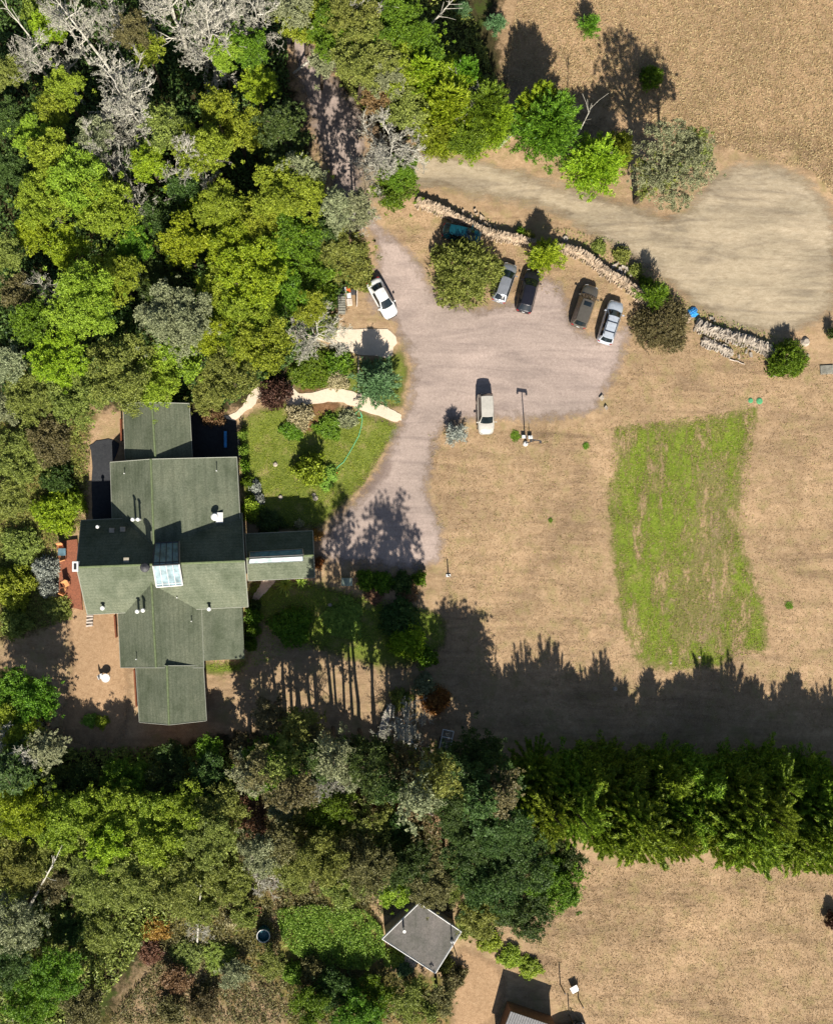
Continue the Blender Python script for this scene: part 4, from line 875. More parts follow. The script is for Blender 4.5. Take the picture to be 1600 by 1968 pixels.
r_ = T('flower_pot', 670, 557, 'large orange pot standing above the boxes in the litter corner', 'pot'); m = MB(); m.disc((0, 0, 0), .26, .55, 16, .38); m.build('pot', M['orangeplastic'], r_); m = MB(); m.disc((0, 0, .5), .42, .08, 16, .42); m.build('rim', M['orangeplastic'], r_)
m = MB(); m.box((0, 0, .55), (.1, 1.7, 1.1), jit=.03); o = m.build('board', M['palewood']); o.location = P(685, 575, 0); tag(o, 'upright pale board at the right side of the litter corner', 'board')
# small yard fence between the two paths
r_ = T('fence', 688, 688, 'weathered low wooden fence running down between the planted beds', 'fence'); m = MB(); m.box((0, -1.9, .8), (.06, 3.8, .08)); m.box((0, -1.9, .4), (.05, 3.8, .08)); m.build('rail', M['palewood'], r_)
for i in range(4): m = MB(); m.box((0, -i*1.25, .5), (.11, .11, 1.0)); m.build('post', M['palewood'], r_)
# garden hose and reel
pts = [(690, 789), (684, 793), (684, 800), (691, 804), (696, 800), (692, 790)]; pts += [(696, 806), (694, 820), (689, 838), (678, 858), (670, 872), (660, 888), (650, 896), (645, 902), (642, 910)]
m = MB(); q = [P(x, y, 0)+Vector((0, 0, .05)) for x, y in pts]; m.tube(q, [.045]*len(q), 6); tag(m.build('garden_hose', M['hose']), 'light green garden hose curving down the lawn', 'hose')
m = MB(); m.box((0, 0, .14), (.32, .3, .2), rz=.4); m.box((.1, .15, .24), (.12, .3, .08), rz=.8); o = m.build('sprinkler', M['orangeplastic']); o.location = P(645, 911, 0); tag(o, 'small orange-red sprinkler at the end of the green hose', 'sprinkler')
for x, y, s_, l_ in ((529, 892, .3, 'round pale stone in the middle of the left lawn'), (606, 957, .35, 'pale stone in the dark hollow near the shaded lawn corner'), (603, 950, .25, 'small stone beside the dark hollow of the lawn'), (634, 1163, .25, 'white ball-like stone on the grass below the booth'), (539, 955, .3, 'flat stone at the lower edge of the left lawn'), (1181, 1324, .28, 'bright white stone in the deep shade right of the field middle'), (1343, 1263, .18, 'small white stone at the lower edge of the green patch'), (1288, 1274, .14, 'tiny white stone in the lower tip of the green patch'), (1085, 458, .4, 'white boulder right of the young conifer'), (1546, 657, .55, 'large white boulder on the rusty ground near the right edge'), (1551, 683, .2, 'small white stone below the large boulder')):
    m = MB(); m.disc((0, 0, 0), s_, s_*.6, 9, s_*.55); o = m.build('stone', M['whitestone']); o.location = P(x, y, 0); tag(o, l_, 'stone')
# white canoe and junk under the thin trees
V = []; F = []; n = 15
for i in range(n):
    u = i/(n-1)*2-1; wd = .42*(1-u*u)**.6+.01; z = .42+.12*u*u
    V += [(-wd, u*2.0, z), (-wd*.8, u*2.0, .12+.1*u*u), (0, u*2.0, .02+.14*u*u), (wd*.8, u*2.0, .12+.1*u*u), (wd, u*2.0, z), (0, u*2.0, z+.04)]
for i in range(n-1):
    for j in range(6): F.append((i*6+j, i*6+(j+1) % 6, (i+1)*6+(j+1) % 6, (i+1)*6+j))
r_ = T('rowing_boat', 740, 1382, 'narrow pinkish-white upturned boat under the thin trees', 'boat', -.32)
me = bpy.data.meshes.new('hull'); me.from_pydata(V, [], F); me.materials.append(M['palewood']); link('hull', me, r_)
m = MB(); m.tube([(0, -1.9, .5), (0, 1.9, .5)], [.03, .03], 4); m.build('keel', M['greyboard'], r_)
r_ = T('garden_cart', 856, 1420, 'white-framed slatted cart standing in the shade right of the pale blue tarp', 'cart', -.2)
m = MB()
for a, b in (((-.6, -1.1), (.6, -1.1)), ((-.6, 1.1), (.6, 1.1)), ((-.6, -1.1), (-.6, 1.1)), ((.6, -1.1), (.6, 1.1)), ((-.6, .3), (.6, .3))): m.tube([(*a, .6), (*b, .6)], [.05, .05], 5)
m.build('frame', M['white'], r_); m = MB()
for i in range(10): m.box((0, -1+i*.22, .52), (1.1, .14, .03))
m.build('slats', M['greyboard'], r_)
for x in (-.65, .65): m = MB(); m.tube([(x-.03, 0, .28), (x+.03, 0, .28)], [.28, .28], 14); m.build('wheel', M['black'], r_)
# fence posts, sign and wires at the lower right
for i, (x, y, h, l_) in enumerate(((1076, 1892, 2.0, 'leftmost thin dark post of the leaning fence near the bottom edge'), (1093, 1951, 1.9, 'dark post nearest the bottom edge below the white sign'), (1111, 1920, 1.8, 'dark post right of the white sign'))):
    r_ = T('fence_post', x, y, l_, 'post', group='dark fence posts'); m = MB(); m.tube([(0, 0, 0), (0, 0, h)], [.07, .06], 7); m.build('post', M['bark'], r_); m = MB(); m.disc((0, 0, h), .08, .04, 7); m.build('cap', M['darkgrey'], r_)
r_ = T('sign', 1101, 1897, 'square white board lying tilted beside the dark posts at lower right', 'sign', .5); m = MB(); m.box((0, 0, .5), (.85, .8, .04), tilt=(.2, 0)); m.build('panel', M['white'], r_); m = MB(); m.box((0, 0, .25), (.08, .08, .5)); m.build('post', M['bark'], r_)
# logs
def log(x0, y0, x1, y1, r, mat, label, z=.15):
    a, b = P(x0, y0, 0), P(x1, y1, 0); a.z = b.z = z; n = 6
    m = MB(); pts = [a.lerp(b, i/n)-a+Vector((rnd.uniform(-.08, .08), rnd.uniform(-.08, .08), 0)) for i in range(n+1)]
    m.tube(pts, [r*(1-.4*i/n) for i in range(n+1)], 8); o = m.build('fallen_log', M[mat]); o.location = a; tag(o, label, 'log')
log(827, 279, 860, 284, .2, 'palewood', 'white fallen log at the upper edge of the dirt track'); log(874, 290, 905, 306, .07, 'deadwood', 'thin curved fallen branch right of the white log')
log(769, 1508, 832, 1567, .2, 'palewood', 'long white fallen log in the woods below the thin trees'); log(847, 1585, 865, 1603, .14, 'palewood', 'short white fallen log at the lower end of the long white log')
log(948, 205, 968, 235, .12, 'deadwood', 'grey fallen log between the two hedgerow trees'); log(985, 255, 955, 285, .3, 'deadwood', 'thick pale stump-like log at the foot of the hedgerow'); log(1400, 690, 1430, 700, .06, 'palewood', 'thin pale stick lying below the tumbled stones')
log(60, 800, 85, 850, .12, 'bark', 'dark log lying in the rough grass left of the house')
for i in range(3): log(10+i*22, 1930+i*9, 30+i*18, 1968-i*4, .1, 'palewood', ['pale plank at the lower left corner', 'second pale plank at the lower left corner', 'third pale plank right of the others at the lower left corner'][i])
# raised beds by the water tank
for x, y, sx, sy, l_ in ((487, 1750, 1.7, .9, 'orange-brown raised bed above the water tank'), (530, 1690, 1.6, 1.1, 'small tan raised bed at the top of the garden path')):
    r_ = T('raised_bed', x, y, l_, 'planter'); m = MB()
    for s_ in (-1, 1): m.box((0, s_*sy/2, .15), (sx, .08, .3)); m.box((s_*sx/2, 0, .15), (.08, sy-.08, .3))
    m.build('frame', M['redwood'], r_); m = MB(); m.box((0, 0, .1), (sx-.1, sy-.1, .2)); m.build('earth', GM['soil'], r_)

# ------------------------------------------------------------------ trees: (x, y, radius px, height m, tint, sparse)
NW = [(95,52,36,9,'bright'),(75,20,30,8,'lime'),(255,62,36,11,'brownish',1),(285,95,34,10,'yellow',1),(120,170,36,9,'yellow'),(100,215,34,9,'yellow'),(430,100,34,10,'yellow'),(482,92,34,10,'green'),
(498,165,34,9,'bright'),(462,250,44,9,'yellow'),(418,205,30,10,'yellow'),(185,262,38,11,'grey',1),(318,245,44,12,'olive',1),(58,262,34,10,'yellow'),(100,300,46,11,'yellow'),(150,345,56,12,'yellow'),
(205,400,56,12,'yellow'),(85,385,50,11,'yellow'),(70,445,36,9,'bright'),(285,312,34,11,'bright'),(385,290,50,12,'yellow'),(350,355,30,9,'dark'),(425,405,48,11,'yellow'),(555,365,66,13,'yellow'),(500,420,44,11,'yellow'),
(445,470,50,11,'bright'),(520,470,46,10,'bright'),(10,490,34,10,'olive'),(125,475,40,10,'bright'),(222,530,48,11,'yellow'),(165,580,66,13,'yellow'),(262,470,34,9,'green'),(355,465,44,11,'bright'),
(340,610,66,13,'grey'),(415,555,40,10,'yellow'),(485,530,60,12,'bright'),(470,600,54,11,'yellow'),(545,560,44,9,'green'),(590,590,36,8,'yellow'),(500,655,58,11,'yellow'),(445,650,40,10,'green'),(65,620,42,9,'green'),
(115,690,52,10,'bright'),(235,715,72,11,'olive'),(150,760,56,9,'olive'),(300,730,50,10,'yellow'),(345,690,46,10,'yellow'),(440,720,52,10,'olive'),(400,760,34,8,'olive'),(60,760,50,8,'olive'),(15,700,40,9,'grey',1),(8,780,40,7,'grey',1),
(390,640,40,11,'bright'),(30,560,30,8,'brownish'),(535,290,30,6,'dark'),(20,330,36,7,'dark'),(8,230,40,6,'dark'),(12,140,34,6,'olive'),(570,450,44,11,'green'),(620,450,34,7,'dark'),(640,480,46,7,'olive'),(600,520,42,7,'green'),(672,500,46,6,'olive'),(225,620,36,8,'dark'),(300,540,40,8,'dark'),(300,420,40,8,'dark'),
(380,380,34,8,'green'),(40,880,56,4,'olive'),(20,960,40,3.5,'olive'),(100,850,46,5,'brownish')]
NE = [(590,40,52,9,'yellow'),(650,60,56,10,'green'),(620,120,30,7,'grey',1),(700,110,58,11,'olive'),(680,30,50,11,'olive'),(760,40,56,11,'green'),(560,15,44,10,'grey',1),(740,140,50,10,'grey',1),(770,130,46,10,'yellow'),(860,150,48,9,'bright'),
(780,210,44,8,'olive'),(895,260,40,6,'green'),(720,190,30,8,'russet',1),(770,270,0,0,''),
(815,90,40,10,'green'),(1290,322,82,12.5,'grey',2),(1325,290,44,9,'olive',2),(1258,338,46,5,'olive',1),(760,365,42,5,'green'),(770,330,34,6,'green')]
SW = [(25,1330,46,8,'green'),(65,1345,44,8,'green'),(30,1395,46,8,'yellow'),(60,1500,52,7,'dark'),(150,1510,54,4.5,'dark'),(245,1500,48,4.5,'green'),(330,1510,50,4.5,'dark'),(405,1490,44,5,'dark'),(40,1555,54,9,'bright'),(120,1580,56,8,'yellow'),(200,1565,56,7,'yellow'),
(280,1575,58,7,'yellow'),(360,1565,56,7,'yellow'),(430,1555,46,7,'olive'),(400,1610,50,8,'olive'),(310,1620,46,8,'yellow'),(210,1630,46,8,'bright'),(30,1660,52,8,'olive'),(100,1640,40,7,'olive'),(175,1690,52,8,'olive'),(255,1690,58,8,'olive'),(335,1695,56,8,'olive'),(440,1690,46,6,'olive'),(385,1740,36,5,'olive'),
(30,1770,58,9,'grey',1),(15,1850,50,8,'dark'),(110,1870,52,8,'green'),(60,1920,56,7,'green'),(200,1790,40,6,'olive'),(160,1930,44,6,'brownish'),(130,1780,34,5,'dark'),(110,1700,34,7,'brownish')]
SM = [(615,1462,38,13,'dark',1),(690,1468,36,12,'brownish',1),(655,1450,32,9,'green',1),(580,1440,30,8,'dark',1),(735,1452,32,10,'dark',1),(400,1440,30,4,'green',1),(330,1450,30,3.5,'dark',1),(500,1455,36,9,'green',1),(548,1468,38,12,'green',1),(775,1462,34,11,'olive',1),(475,1440,34,7,'brownish',1),(500,1490,44,6,'green',1),(475,1560,46,5,'russet',1),(550,1540,46,5,'grey',1),(590,1590,50,6,'olive',1),(640,1560,50,7,'green',1),(700,1590,52,7,'olive',1),(655,1510,42,5,'grey',1),(760,1600,46,6,'dark',1),(620,1650,52,9,'olive'),(700,1660,56,9,'brownish'),(780,1660,54,8,'dark'),(545,1620,44,8,'brownish',1),(500,1640,42,8,'grey',1),(560,1665,48,6,'olive'),(830,1700,48,8,'brownish'),
(760,1705,38,5,'yellow'),(660,1698,46,5,'olive'),(880,1540,52,10,'dark'),(945,1500,50,11,'dark'),(900,1620,52,9,'dark'),(960,1590,52,11,'dark'),(1000,1650,60,10,'dark'),(940,1690,60,9,'dark'),(1060,1700,56,8,'green'),(1000,1745,54,8,'dark'),(920,1755,44,7,'olive'),(1085,1655,40,7,'dark'),(870,1690,40,7,'olive'),
(920,1450,44,9,'dark'),(740,1540,36,4,'orange',1),(755,1485,40,4,'grey',1),(820,1480,34,3.5,'grey',1),(700,1500,36,4,'russet',1),(520,1450,36,4,'green',1),(600,1480,34,4,'brownish',1),(975,1560,40,9,'green'),
(645,1900,44,2.6,'dark'),(600,1930,40,3,'green'),(720,1915,42,2.8,'green'),(800,1920,44,4,'olive'),(690,1950,50,4,'green'),(450,1870,34,2,'grey',1),(390,1930,34,2,'brownish',1),(520,1850,34,3,'olive',1),(340,1880,30,2,'russet',1),(330,1940,30,2,'brownish',1),(470,1755,26,2.5,'olive'),(845,1920,36,4,'brownish',1),(560,1800,0,0,'')]
LB = {(1290,320): 'big lacy grey-green tree at the corner where the dirt track meets the turning circle', (555,365): 'large yellow-green round crown at the forest edge beside the driveway', (1050,240): 'round mid-green hedgerow tree with a white dead branch at its right', (1140,312): 'bright green low tree left of the big lacy grey-green one',
 (340,610): 'broad grey-green crown in the middle of the left woods', (235,715): 'broad olive crown just above the north roof of the house', (740,1540): 'orange-brown thin-leaved tree above the long white fallen log', (25,1330): 'dark tree at the left edge level with the south wing, uppermost of three', (760,365): 'dense green tree beneath the bare tree at the track entrance',
 (1060,1700): 'green tree at the right end of the lower woods by the dry field', (165,580): 'large yellow-green crown right of a bare white branch at left'}
for lst in (NW, NE, SW, SM):
    for e in lst:
        if e[2] == 0: continue
        leafy(e[0], e[1], e[2], e[3], e[4], LB.get(e[:2]), sparse=e[5] if len(e) > 5 else 0)
for x, y, h, r, tn, l_ in [(770,118,9,48,'bright','bright spiky crown above the top of the dirt track entrance'),(885,165,9,44,'green','green spiky crown at the back of the hedgerow clump'),(845,262,6,44,'yellow','yellow-green low crown over the white fallen log'),(955,240,7,36,'bright','last small bright crown at the right of the hedgerow clump'),(850,215,9.5,62,'bright','wide bright green spiky crown in the hedgerow below a forked white dead tree'),(925,215,9,56,'green','mid-green spiky crown at the right end of the long hedgerow clump'),(905,262,5.5,40,'bright','small bright crown at the track edge of the hedgerow clump'),(800,165,10,50,'bright','bright green spiky crown at the left end of the hedgerow clump'),
 (1050,240,9,66,'green','round mid-green hedgerow tree with a white dead branch at its right'),(1030,205,8,42,'bright','bright upper shoulder crown behind the round hedgerow tree'),(1143,312,6.5,58,'bright','bright green low tree left of the big lacy grey-green one'),(1180,290,6,36,'yellow','small yellow-green crown touching the big lacy tree')]:
    conifer(x, y, h, r, tn, l_, apex=False, dome=True, name='tree', group=WOODG).location = (*P(x, y, h*.55)[:2], 0)
# bare lichen trees
for e in [(60,95,36,11,(0,-.1)),(140,50,44,13,(0,0)),(222,25,30,12,(0,0)),(345,40,60,13,(0,0)),(400,95,56,13,(0,0)),(420,45,44,13,(0,0)),(492,40,40,12,(0,0)),(235,190,58,14,(0,0)),(270,225,44,13,(0,0)),(350,330,44,13,(0,0)),(190,290,34,12,(0,0)),(275,390,24,11,(0,0)),(215,55,24,11,(0,0)),
          (240,330,26,12,(0,0)),(600,640,48,7,(0,0)),(755,275,52,8,(0,0)),(760,310,44,8,(0,0)),(692,420,28,7,(0,0)),(885,190,34,8,(0,0)),(690,50,30,11,(0,0)),(790,1385,40,4.5,(0,0)),(620,1490,34,12,(0,0)),(790,1495,44,9,(0,0)),(30,1430,46,10,(0,0)),(95,1000,0,0,0),(90,550,22,9,(0,0)),(510,1680,34,4,(0,0)),(380,1790,20,3,(0,0))]:
    if e[2]: dead(e[0], e[1], e[2], e[3], twig=1.0 if e[2] > 30 else .8, lean=e[4], label={(755,275): 'bare grey tree where the dirt track leaves the driveway', (600,640): 'bare silvery tree with lichen at the left end of the upper sandstone path', (692,420): 'small bare grey tree on the left verge of the driveway', (790,1385): 'sparse bare tree over the pale blue tarp', (30,1430): 'bare sunlit tree at the left edge below the shaded yard', (885,190): 'white forked dead tree poking through the hedgerow crowns', (90,550): 'small bare white forked branch in the dark of the left woods'}.get(e[:2]))
# tall thin trees behind the house and by the driveway
for i, (x, y, h, r, tn, ln) in enumerate([(640,1398,19,34,'grey',(-0.03,0.00)),(690,1402,20,34,'dark',(-0.01,0.01)),(765,1440,21,40,'grey',(0.01,-0.04)),(745,1430,16,34,'brownish',(-0.05,0.03)),(800,1430,15,34,'dark',(-0.02,-0.03)),(550,1410,14,34,'olive',(0.05,-0.00)),(515,1420,13,36,'brownish',(0.03,-0.00)),(480,1440,11,34,'grey',(0.01,-0.03)),
        (648,458,15,26,'grey',(0.01,0.04)),(684,462,14,24,'grey',(0.00,0.02)),(572,1445,16,36,'brownish',(0.02,-0.04)),(722,1428,18,34,'dark',(0.03,0.01)),(782,1432,20,36,'olive',(-0.02,-0.05)),(600,1400,11,34,'brownish',(0.04,-0.00)),(668,1425,14,30,'grey',(0.02,0.04)),(560,330,14,40,'dark',(0.02,0.04)),(590,400,13,34,'grey',(-0.01,0.03)),(890,1460,14,40,'dark',(-0.01,0.04)),(930,1470,13,40,'brownish',(0.04,-0.04)),(840,1440,11,34,'dark',(-0.04,-0.03)),(570,1370,11,34,'olive',(0.05,-0.01)),(530,1350,10,30,'brownish',(0.01,-0.02)),(110,1400,9,34,'grey',(0.00,-0.01)),(60,1430,11,44,'dark',(-0.01,0.01)),(110,1290,5,0,'',0),(0,0,0,0,'',0)]):
    if r: tall(x, y, h, r, tn, 'slender %s tree with a bare trunk, rooted %d%% across, %d%% down' % (CN[tn], round(x/16), round(y/19.68)), ln)
# cypress hedge at lower right (apex pixel, height, radius)
for x, y, h, r in [(1015,1560,11.5,62),(1085,1595,13.8,70),(1140,1600,14.5,70),(1195,1570,11,58),(1268,1632,14,84),(1320,1570,9,54),(1365,1600,10,62),(1425,1600,11,66),(1405,1560,9.5,56),(1490,1645,14,84),(1525,1600,13,66),(1580,1650,11,74),(1650,1650,13.2,80),(1120,1545,11,56),(1470,1570,12.5,60),(1235,1590,12.5,62),(1600,1570,9.5,60),(1730,1640,12.5,80),(1690,1580,10,64),(1800,1650,13,80),(1770,1580,11,70),(1060,1515,9.5,60),(1150,1510,8,56),(1225,1500,6,54),(1105,1490,5.5,50),(1280,1480,4.5,46),(1420,1490,5,50),(1500,1480,6,50),(1570,1490,4.5,46),(1340,1495,6.5,50),(1180,1475,4.5,44),(1310,1515,8,54),(1375,1520,8,54),(1455,1520,8,54),(1530,1530,9,58),(1610,1520,8,54),(1335,1640,12,54),(1200,1640,12,50),(1450,1650,12,60)]:
    conifer(x, y, h, r, 'conifer', 'spiky cypress of the lower right hedge, tip %d%% across and %d%% down' % (round(x/16), round(y/19.68)), group='cypress hedge')
conifer(1056, 482, 4.2, 38, 'bright', 'bright green young conifer growing in the gap of the stone wall')
conifer(724, 728, 4.6, 46, 'blue', 'blue-green young conifer on the lawn between the two sandstone paths')
conifer(877, 834, 2.0, 20, 'silver', 'small silvery upright conifer left of the champagne off-road car')
conifer(957, 38, 2.2, 18, 'blue', 'small blue-green conifer in the tawny field at the top'); conifer(1137, 40, 2.4, 20, 'green', 'small green conifer in the tawny field right of the other one'); conifer(890, 12, 2, 16, 'blue', 'tiny conifer at the top edge beside the leaning dead trunk')
conifer(1265, 560, 3.5, 26, 'green', 'dark spiky young conifer above the brownish bush beside the wall')
# shrubs and garden plants
SH = [(895,520,66,3.9,'olive','big round olive bush between the driveway and the stone wall',1),(1275,622,54,2.6,'brownish','brown-green round bush beside the ice-blue station wagon',1),(1516,690,36,2.6,'green','round green bush at the right end of the tumbled wall',1),(1252,148,22,2.2,'green','small round green bush in the tawny field inside a tree shadow',0),
(576,799,26,1.3,'cream','cream-flowered shrub below the lower sandstone path',0),(650,731,21,1.1,'cream','cream-flowered shrub above the lower sandstone path',0),(598,710,42,1.3,'green','wide green mound shrub between the two paths',0),(650,700,30,1.3,'green','dark green shrub left of the weathered low fence',0),(528,755,30,2.2,'maroon','dark maroon bush at the break of the sandstone path',1),
(668,806,18,.6,'grey','grey-green low cushion below the lower sandstone path',0),(630,820,26,.7,'green','low green planting left of the hose',0),(560,825,22,.7,'green','low green strip at the left side of the lawn bed',0),(598,902,32,2.7,'yellow','tall yellow-green bush throwing a black shadow on the lawn',0),(625,915,24,.8,'lime','low bright planting right of the tall lawn bush',0),
(466,835,9,1,'lime','first narrow hedge plant along the east side of the court',0),(468,865,10,1,'lime','second narrow hedge plant along the east side of the court',0),(470,895,11,1,'green','leafy plant at the right corner of the north roof',0),(476,925,12,1.1,'green','leafy plant beside the east wall of the north wing',0),(490,935,12,.7,'silver','silver-white leafed plant at the lawn edge by the house',0),(496,958,12,.7,'silver','lower silver-white leafed plant at the lawn edge by the house',0),(484,972,18,1.1,'yellow','yellow-green shrub above the shaded east wing court',0),(480,990,14,1.1,'yellow','small yellow-green shrub touching the black shade',0),
(410,800,22,1.5,'russet','reddish shrub in the shaded court',0),(110,920,34,2.4,'dark','dark round bush in the rough meadow left of the terrace',0),(105,985,44,2.2,'bright','bright green bush above the red deck',0),(140,965,26,2,'yellow','yellow-green bush at the north-west roof corner',0),(88,1095,26,1.3,'silver','silvery bush left of the red deck',1),(95,1130,18,1.1,'silver','lower silvery bush left of the red deck',1),(22,1128,46,2.4,'yellow','yellow-green round bush at the left edge',0),(112,1168,28,1.1,'olive','low olive shrub at the foot of the red deck',0),(40,1050,40,1.6,'olive','olive bush in the rough meadow left of the deck',0),(30,1200,30,1.6,'olive','olive bush in the left shade above the dark trees',0),
(486,1185,17,1.2,'green','first dark hedge clump along the east side of the south wing',0),(484,1210,16,1.2,'green','second dark hedge clump along the east side of the south wing',0),(480,1238,14,1.1,'green','lowest dark hedge clump along the east side of the south wing',0),(490,1163,12,1.0,'dark','small dark shrub below the lower sandstone steps',0),
(520,1005,26,.9,'dark','dark shrub in the shade of the small east wing',0),(575,1006,8,.5,'cream','pale flower clump in the shade of the small east wing',0),(609,1028,10,.8,'orange','orange-leaved shrub at the right end of the small east wing',0),(611,1082,12,.8,'orange','orange-leaved shrub at the lower right corner of the small east wing',0),
(705,1115,22,1.4,'green','first green shrub in the row at the foot of the driveway',0),(738,1120,22,1.4,'green','second green shrub in the row at the foot of the driveway',0),(772,1122,22,1.5,'dark','third green shrub in the row at the foot of the driveway',0),(806,1112,14,1.2,'green','last green shrub in the row at the foot of the driveway',0),(785,1138,18,.7,'russet','rusty low shrub under the last shrubs of the row',0),(720,1142,18,.5,'russet','dark rusty patch of shrub under the row',0),
(785,1232,38,2.6,'bright','bright green round bush right of the thin tree shadows',0),(770,1190,40,2.2,'dark','dark bush above the bright green round bush',0),(560,1205,40,2.0,'green','green bush in the shadows right of the south wing',0),(660,1190,40,.8,'lime','lit green low planting between the trunk shadows',0),(820,1265,20,1.6,'green','small green bush at the edge of the dry field below the round bush',0),
(172,1385,14,.7,'lime','small yellow-green plant, left of two on the bare yard',0),(196,1388,13,.7,'yellow','small yellow-green plant, right of two on the bare yard',0),(210,1230,0,0,'','',0),(835,1345,28,1.6,'orange','rusty orange dry shrub at the edge of the lower shadows',1),(815,1320,24,1.6,'grey','grey-green shrub above the rusty orange one',0),(770,1345,22,1.4,'olive','olive shrub beside the upturned boat',0),
(1125,857,6,.1,'green','small green weed patch in the dry field below the parking',0),(990,838,9,.1,'green','green weed patch left of the floodlight pole foot',0),(1515,1164,7,.1,'green','green weed tuft in the dry field right of the lawn patch',0),(1057,1000,4,.1,'green','tiny green weed in the middle of the dry field',0),
(625,625,26,1.4,'olive','olive bush above the upper sandstone path',0),(605,600,24,1.4,'russet','reddish-brown bush by the forest edge above the upper path',0),(625,560,30,1.8,'green','green bush left of the crate stack',0),(690,530,30,1.8,'olive','olive bush overhanging the white sedan',0),(1220,520,14,.8,'olive','first grassy tuft behind the curving wall',0),(1195,490,16,.7,'olive','second grassy tuft behind the curving wall',0),(1240,545,14,.9,'green','green tuft behind the end of the curving wall',0),(1000,445,8,.7,'green','small green plant behind the long wall',0),(1015,455,10,.7,'olive','small olive plant behind the long wall by the conifer',0),(1150,475,14,.5,'olive','low dry tuft along the track above the curving wall',0),
(300,1785,28,1.2,'orange','orange-yellow shrub in the lower left scrub',0),(445,1770,16,1.0,'cream','pale cream shrub left of the water tank',0),(290,1830,26,1.0,'russet','rusty shrub in the lower left scrub',0),(360,1840,34,.9,'olive','olive scrub bush in the lower left clearing',0),(420,1840,34,.8,'lime','pale green scrub bush left of the water tank foot',0),(560,1870,22,1.6,'lime','bright yellow-green bush below the garden bed',0),(600,1860,26,1.8,'brownish','brownish bush below the garden bed',0),(755,1840,20,.8,'lime','lime plant at the left corner of the grey cabin',0),(775,1862,16,.7,'blue','teal-tinged plant under the lower wall of the cabin',0),
(900,1780,26,1.2,'olive','weedy olive bush right of the grey cabin',0),(940,1810,24,.9,'yellow','yellow-green weeds above the dirt pad',0),(980,1840,24,.8,'yellow','yellow-green weeds along the leaning fence',0),(1020,1862,22,.7,'yellow','lower yellow-green weeds along the leaning fence',0),(850,1850,22,1.5,'olive','bush at the lower right corner of the cabin',0),(870,1880,26,1.4,'brownish','brown-green bush below the cabin corner',0),(1600,1770,14,1.6,'maroon','dark reddish shrub at the right edge of the lower field',0),(1597,640,10,1.2,'dark','dark plant at the right edge near the turning circle',0)]
for e in SH:
    if e[2]: shrub(e[0], e[1], e[2], e[3], e[4], e[5], spiky=e[6])
# rosette plant (agave-like) beside the small east wing
def rosette(px, py, r, hh, n, mat, label, name='agave'):
    V = []; F = []
    for i in range(n):
        a = i*2.399; e = .25+.9*(i/n); L = r*(.75+.5*rnd.random()); w_ = .11
        d = Vector((math.cos(a), math.sin(a), 0)); s_ = Vector((-d.y, d.x, 0)); b = len(V)
        for k in range(5):
            u = k/4; p = d*L*math.cos(e)*u+Vector((0, 0, hh*(math.sin(e)*u*1.6-u*u*.6)+.05)); ww = w_*(1-u)**.6*(.5+u) if k < 4 else .004
            V += [p-s_*ww+Vector((0, 0, .03)), p, p+s_*ww+Vector((0, 0, .03))]
        for k in range(4):
            for j in (0, 1): F.append((b+k*3+j, b+k*3+j+1, b+k*3+4+j, b+k*3+3+j))
    me = mesh_np('leaves', V, F, mat, np.full(len(V), .7)); o = link(name, me, None, P(px, py, 0)); tag(o, label, 'plant')
rosette(548, 1122, 1.5, 1.2, 26, M['lime'], 'big yellow-green rosette plant with long pointed leaves below the small east wing')
rosette(578, 1118, .9, .8, 18, M['lime'], 'smaller yellow-green rosette plant right of the big one')
# leaning white dead trunks sticking out of the crowns
for i, (x0, y0, x1, y1, h0, h1, rr, l_) in enumerate([(805,72,875,-6,2,9,.13,'thin leaning dead trunk at the top edge beside the tawny field'),(232,160,105,-5,3,13,.17,'long leaning bare trunk in the upper left woods'),(128,157,8,8,3,12,.15,'long leaning bare trunk at the upper left corner'),(688,45,740,5,8,11,.1,'pale forked dead limb at the top of the driveway'),(880,215,875,130,4,9,.09,'white upright dead limb rising from the hedgerow'),(1108,262,1138,202,3,7,.07,'white dead branch leaning between two hedgerow trees'),(50,1755,108,1650,3,9,.17,'dark leaning trunk across the lower left canopy'),(380,1795,386,1700,1,6,.1,'thin pale upright dead trunk in the lower left scrub'),(448,470,440,440,3,6,.07,'thin dead limb in the middle of the woods')]):
    a, b = P(x0, y0, h0), P(x1, y1, h1); root = empty('dead_tree', (a.x, a.y, 0), 0, l_, 'tree'); o_ = Vector((a.x, a.y, 0))
    m = MB(); foot = (a-(b-a)*(h0/(h1-h0)))-o_; m.tube([foot, a-o_, a.lerp(b, .5)-o_, b-o_], [rr*1.3, rr, rr*.7, rr*.25], 7); m.build('trunk', M['deadwood'], root)
    m = MB()
    for k in range(9):
        u = rnd.uniform(.35, .97); p = a.lerp(b, u)-o_; d = (b-a).normalized()+Vector((rnd.uniform(-1, 1), rnd.uniform(-1, 1), rnd.uniform(-.2, .6))); L = rnd.uniform(.5, 1.5)
        m.tube([p, p+d*L*.5, p+d*L+Vector((rnd.uniform(-.2, .2), rnd.uniform(-.2, .2), 0))], [rr*.3, rr*.22, .02], 4, False)
    m.build('branches', M['deadwood'], root)
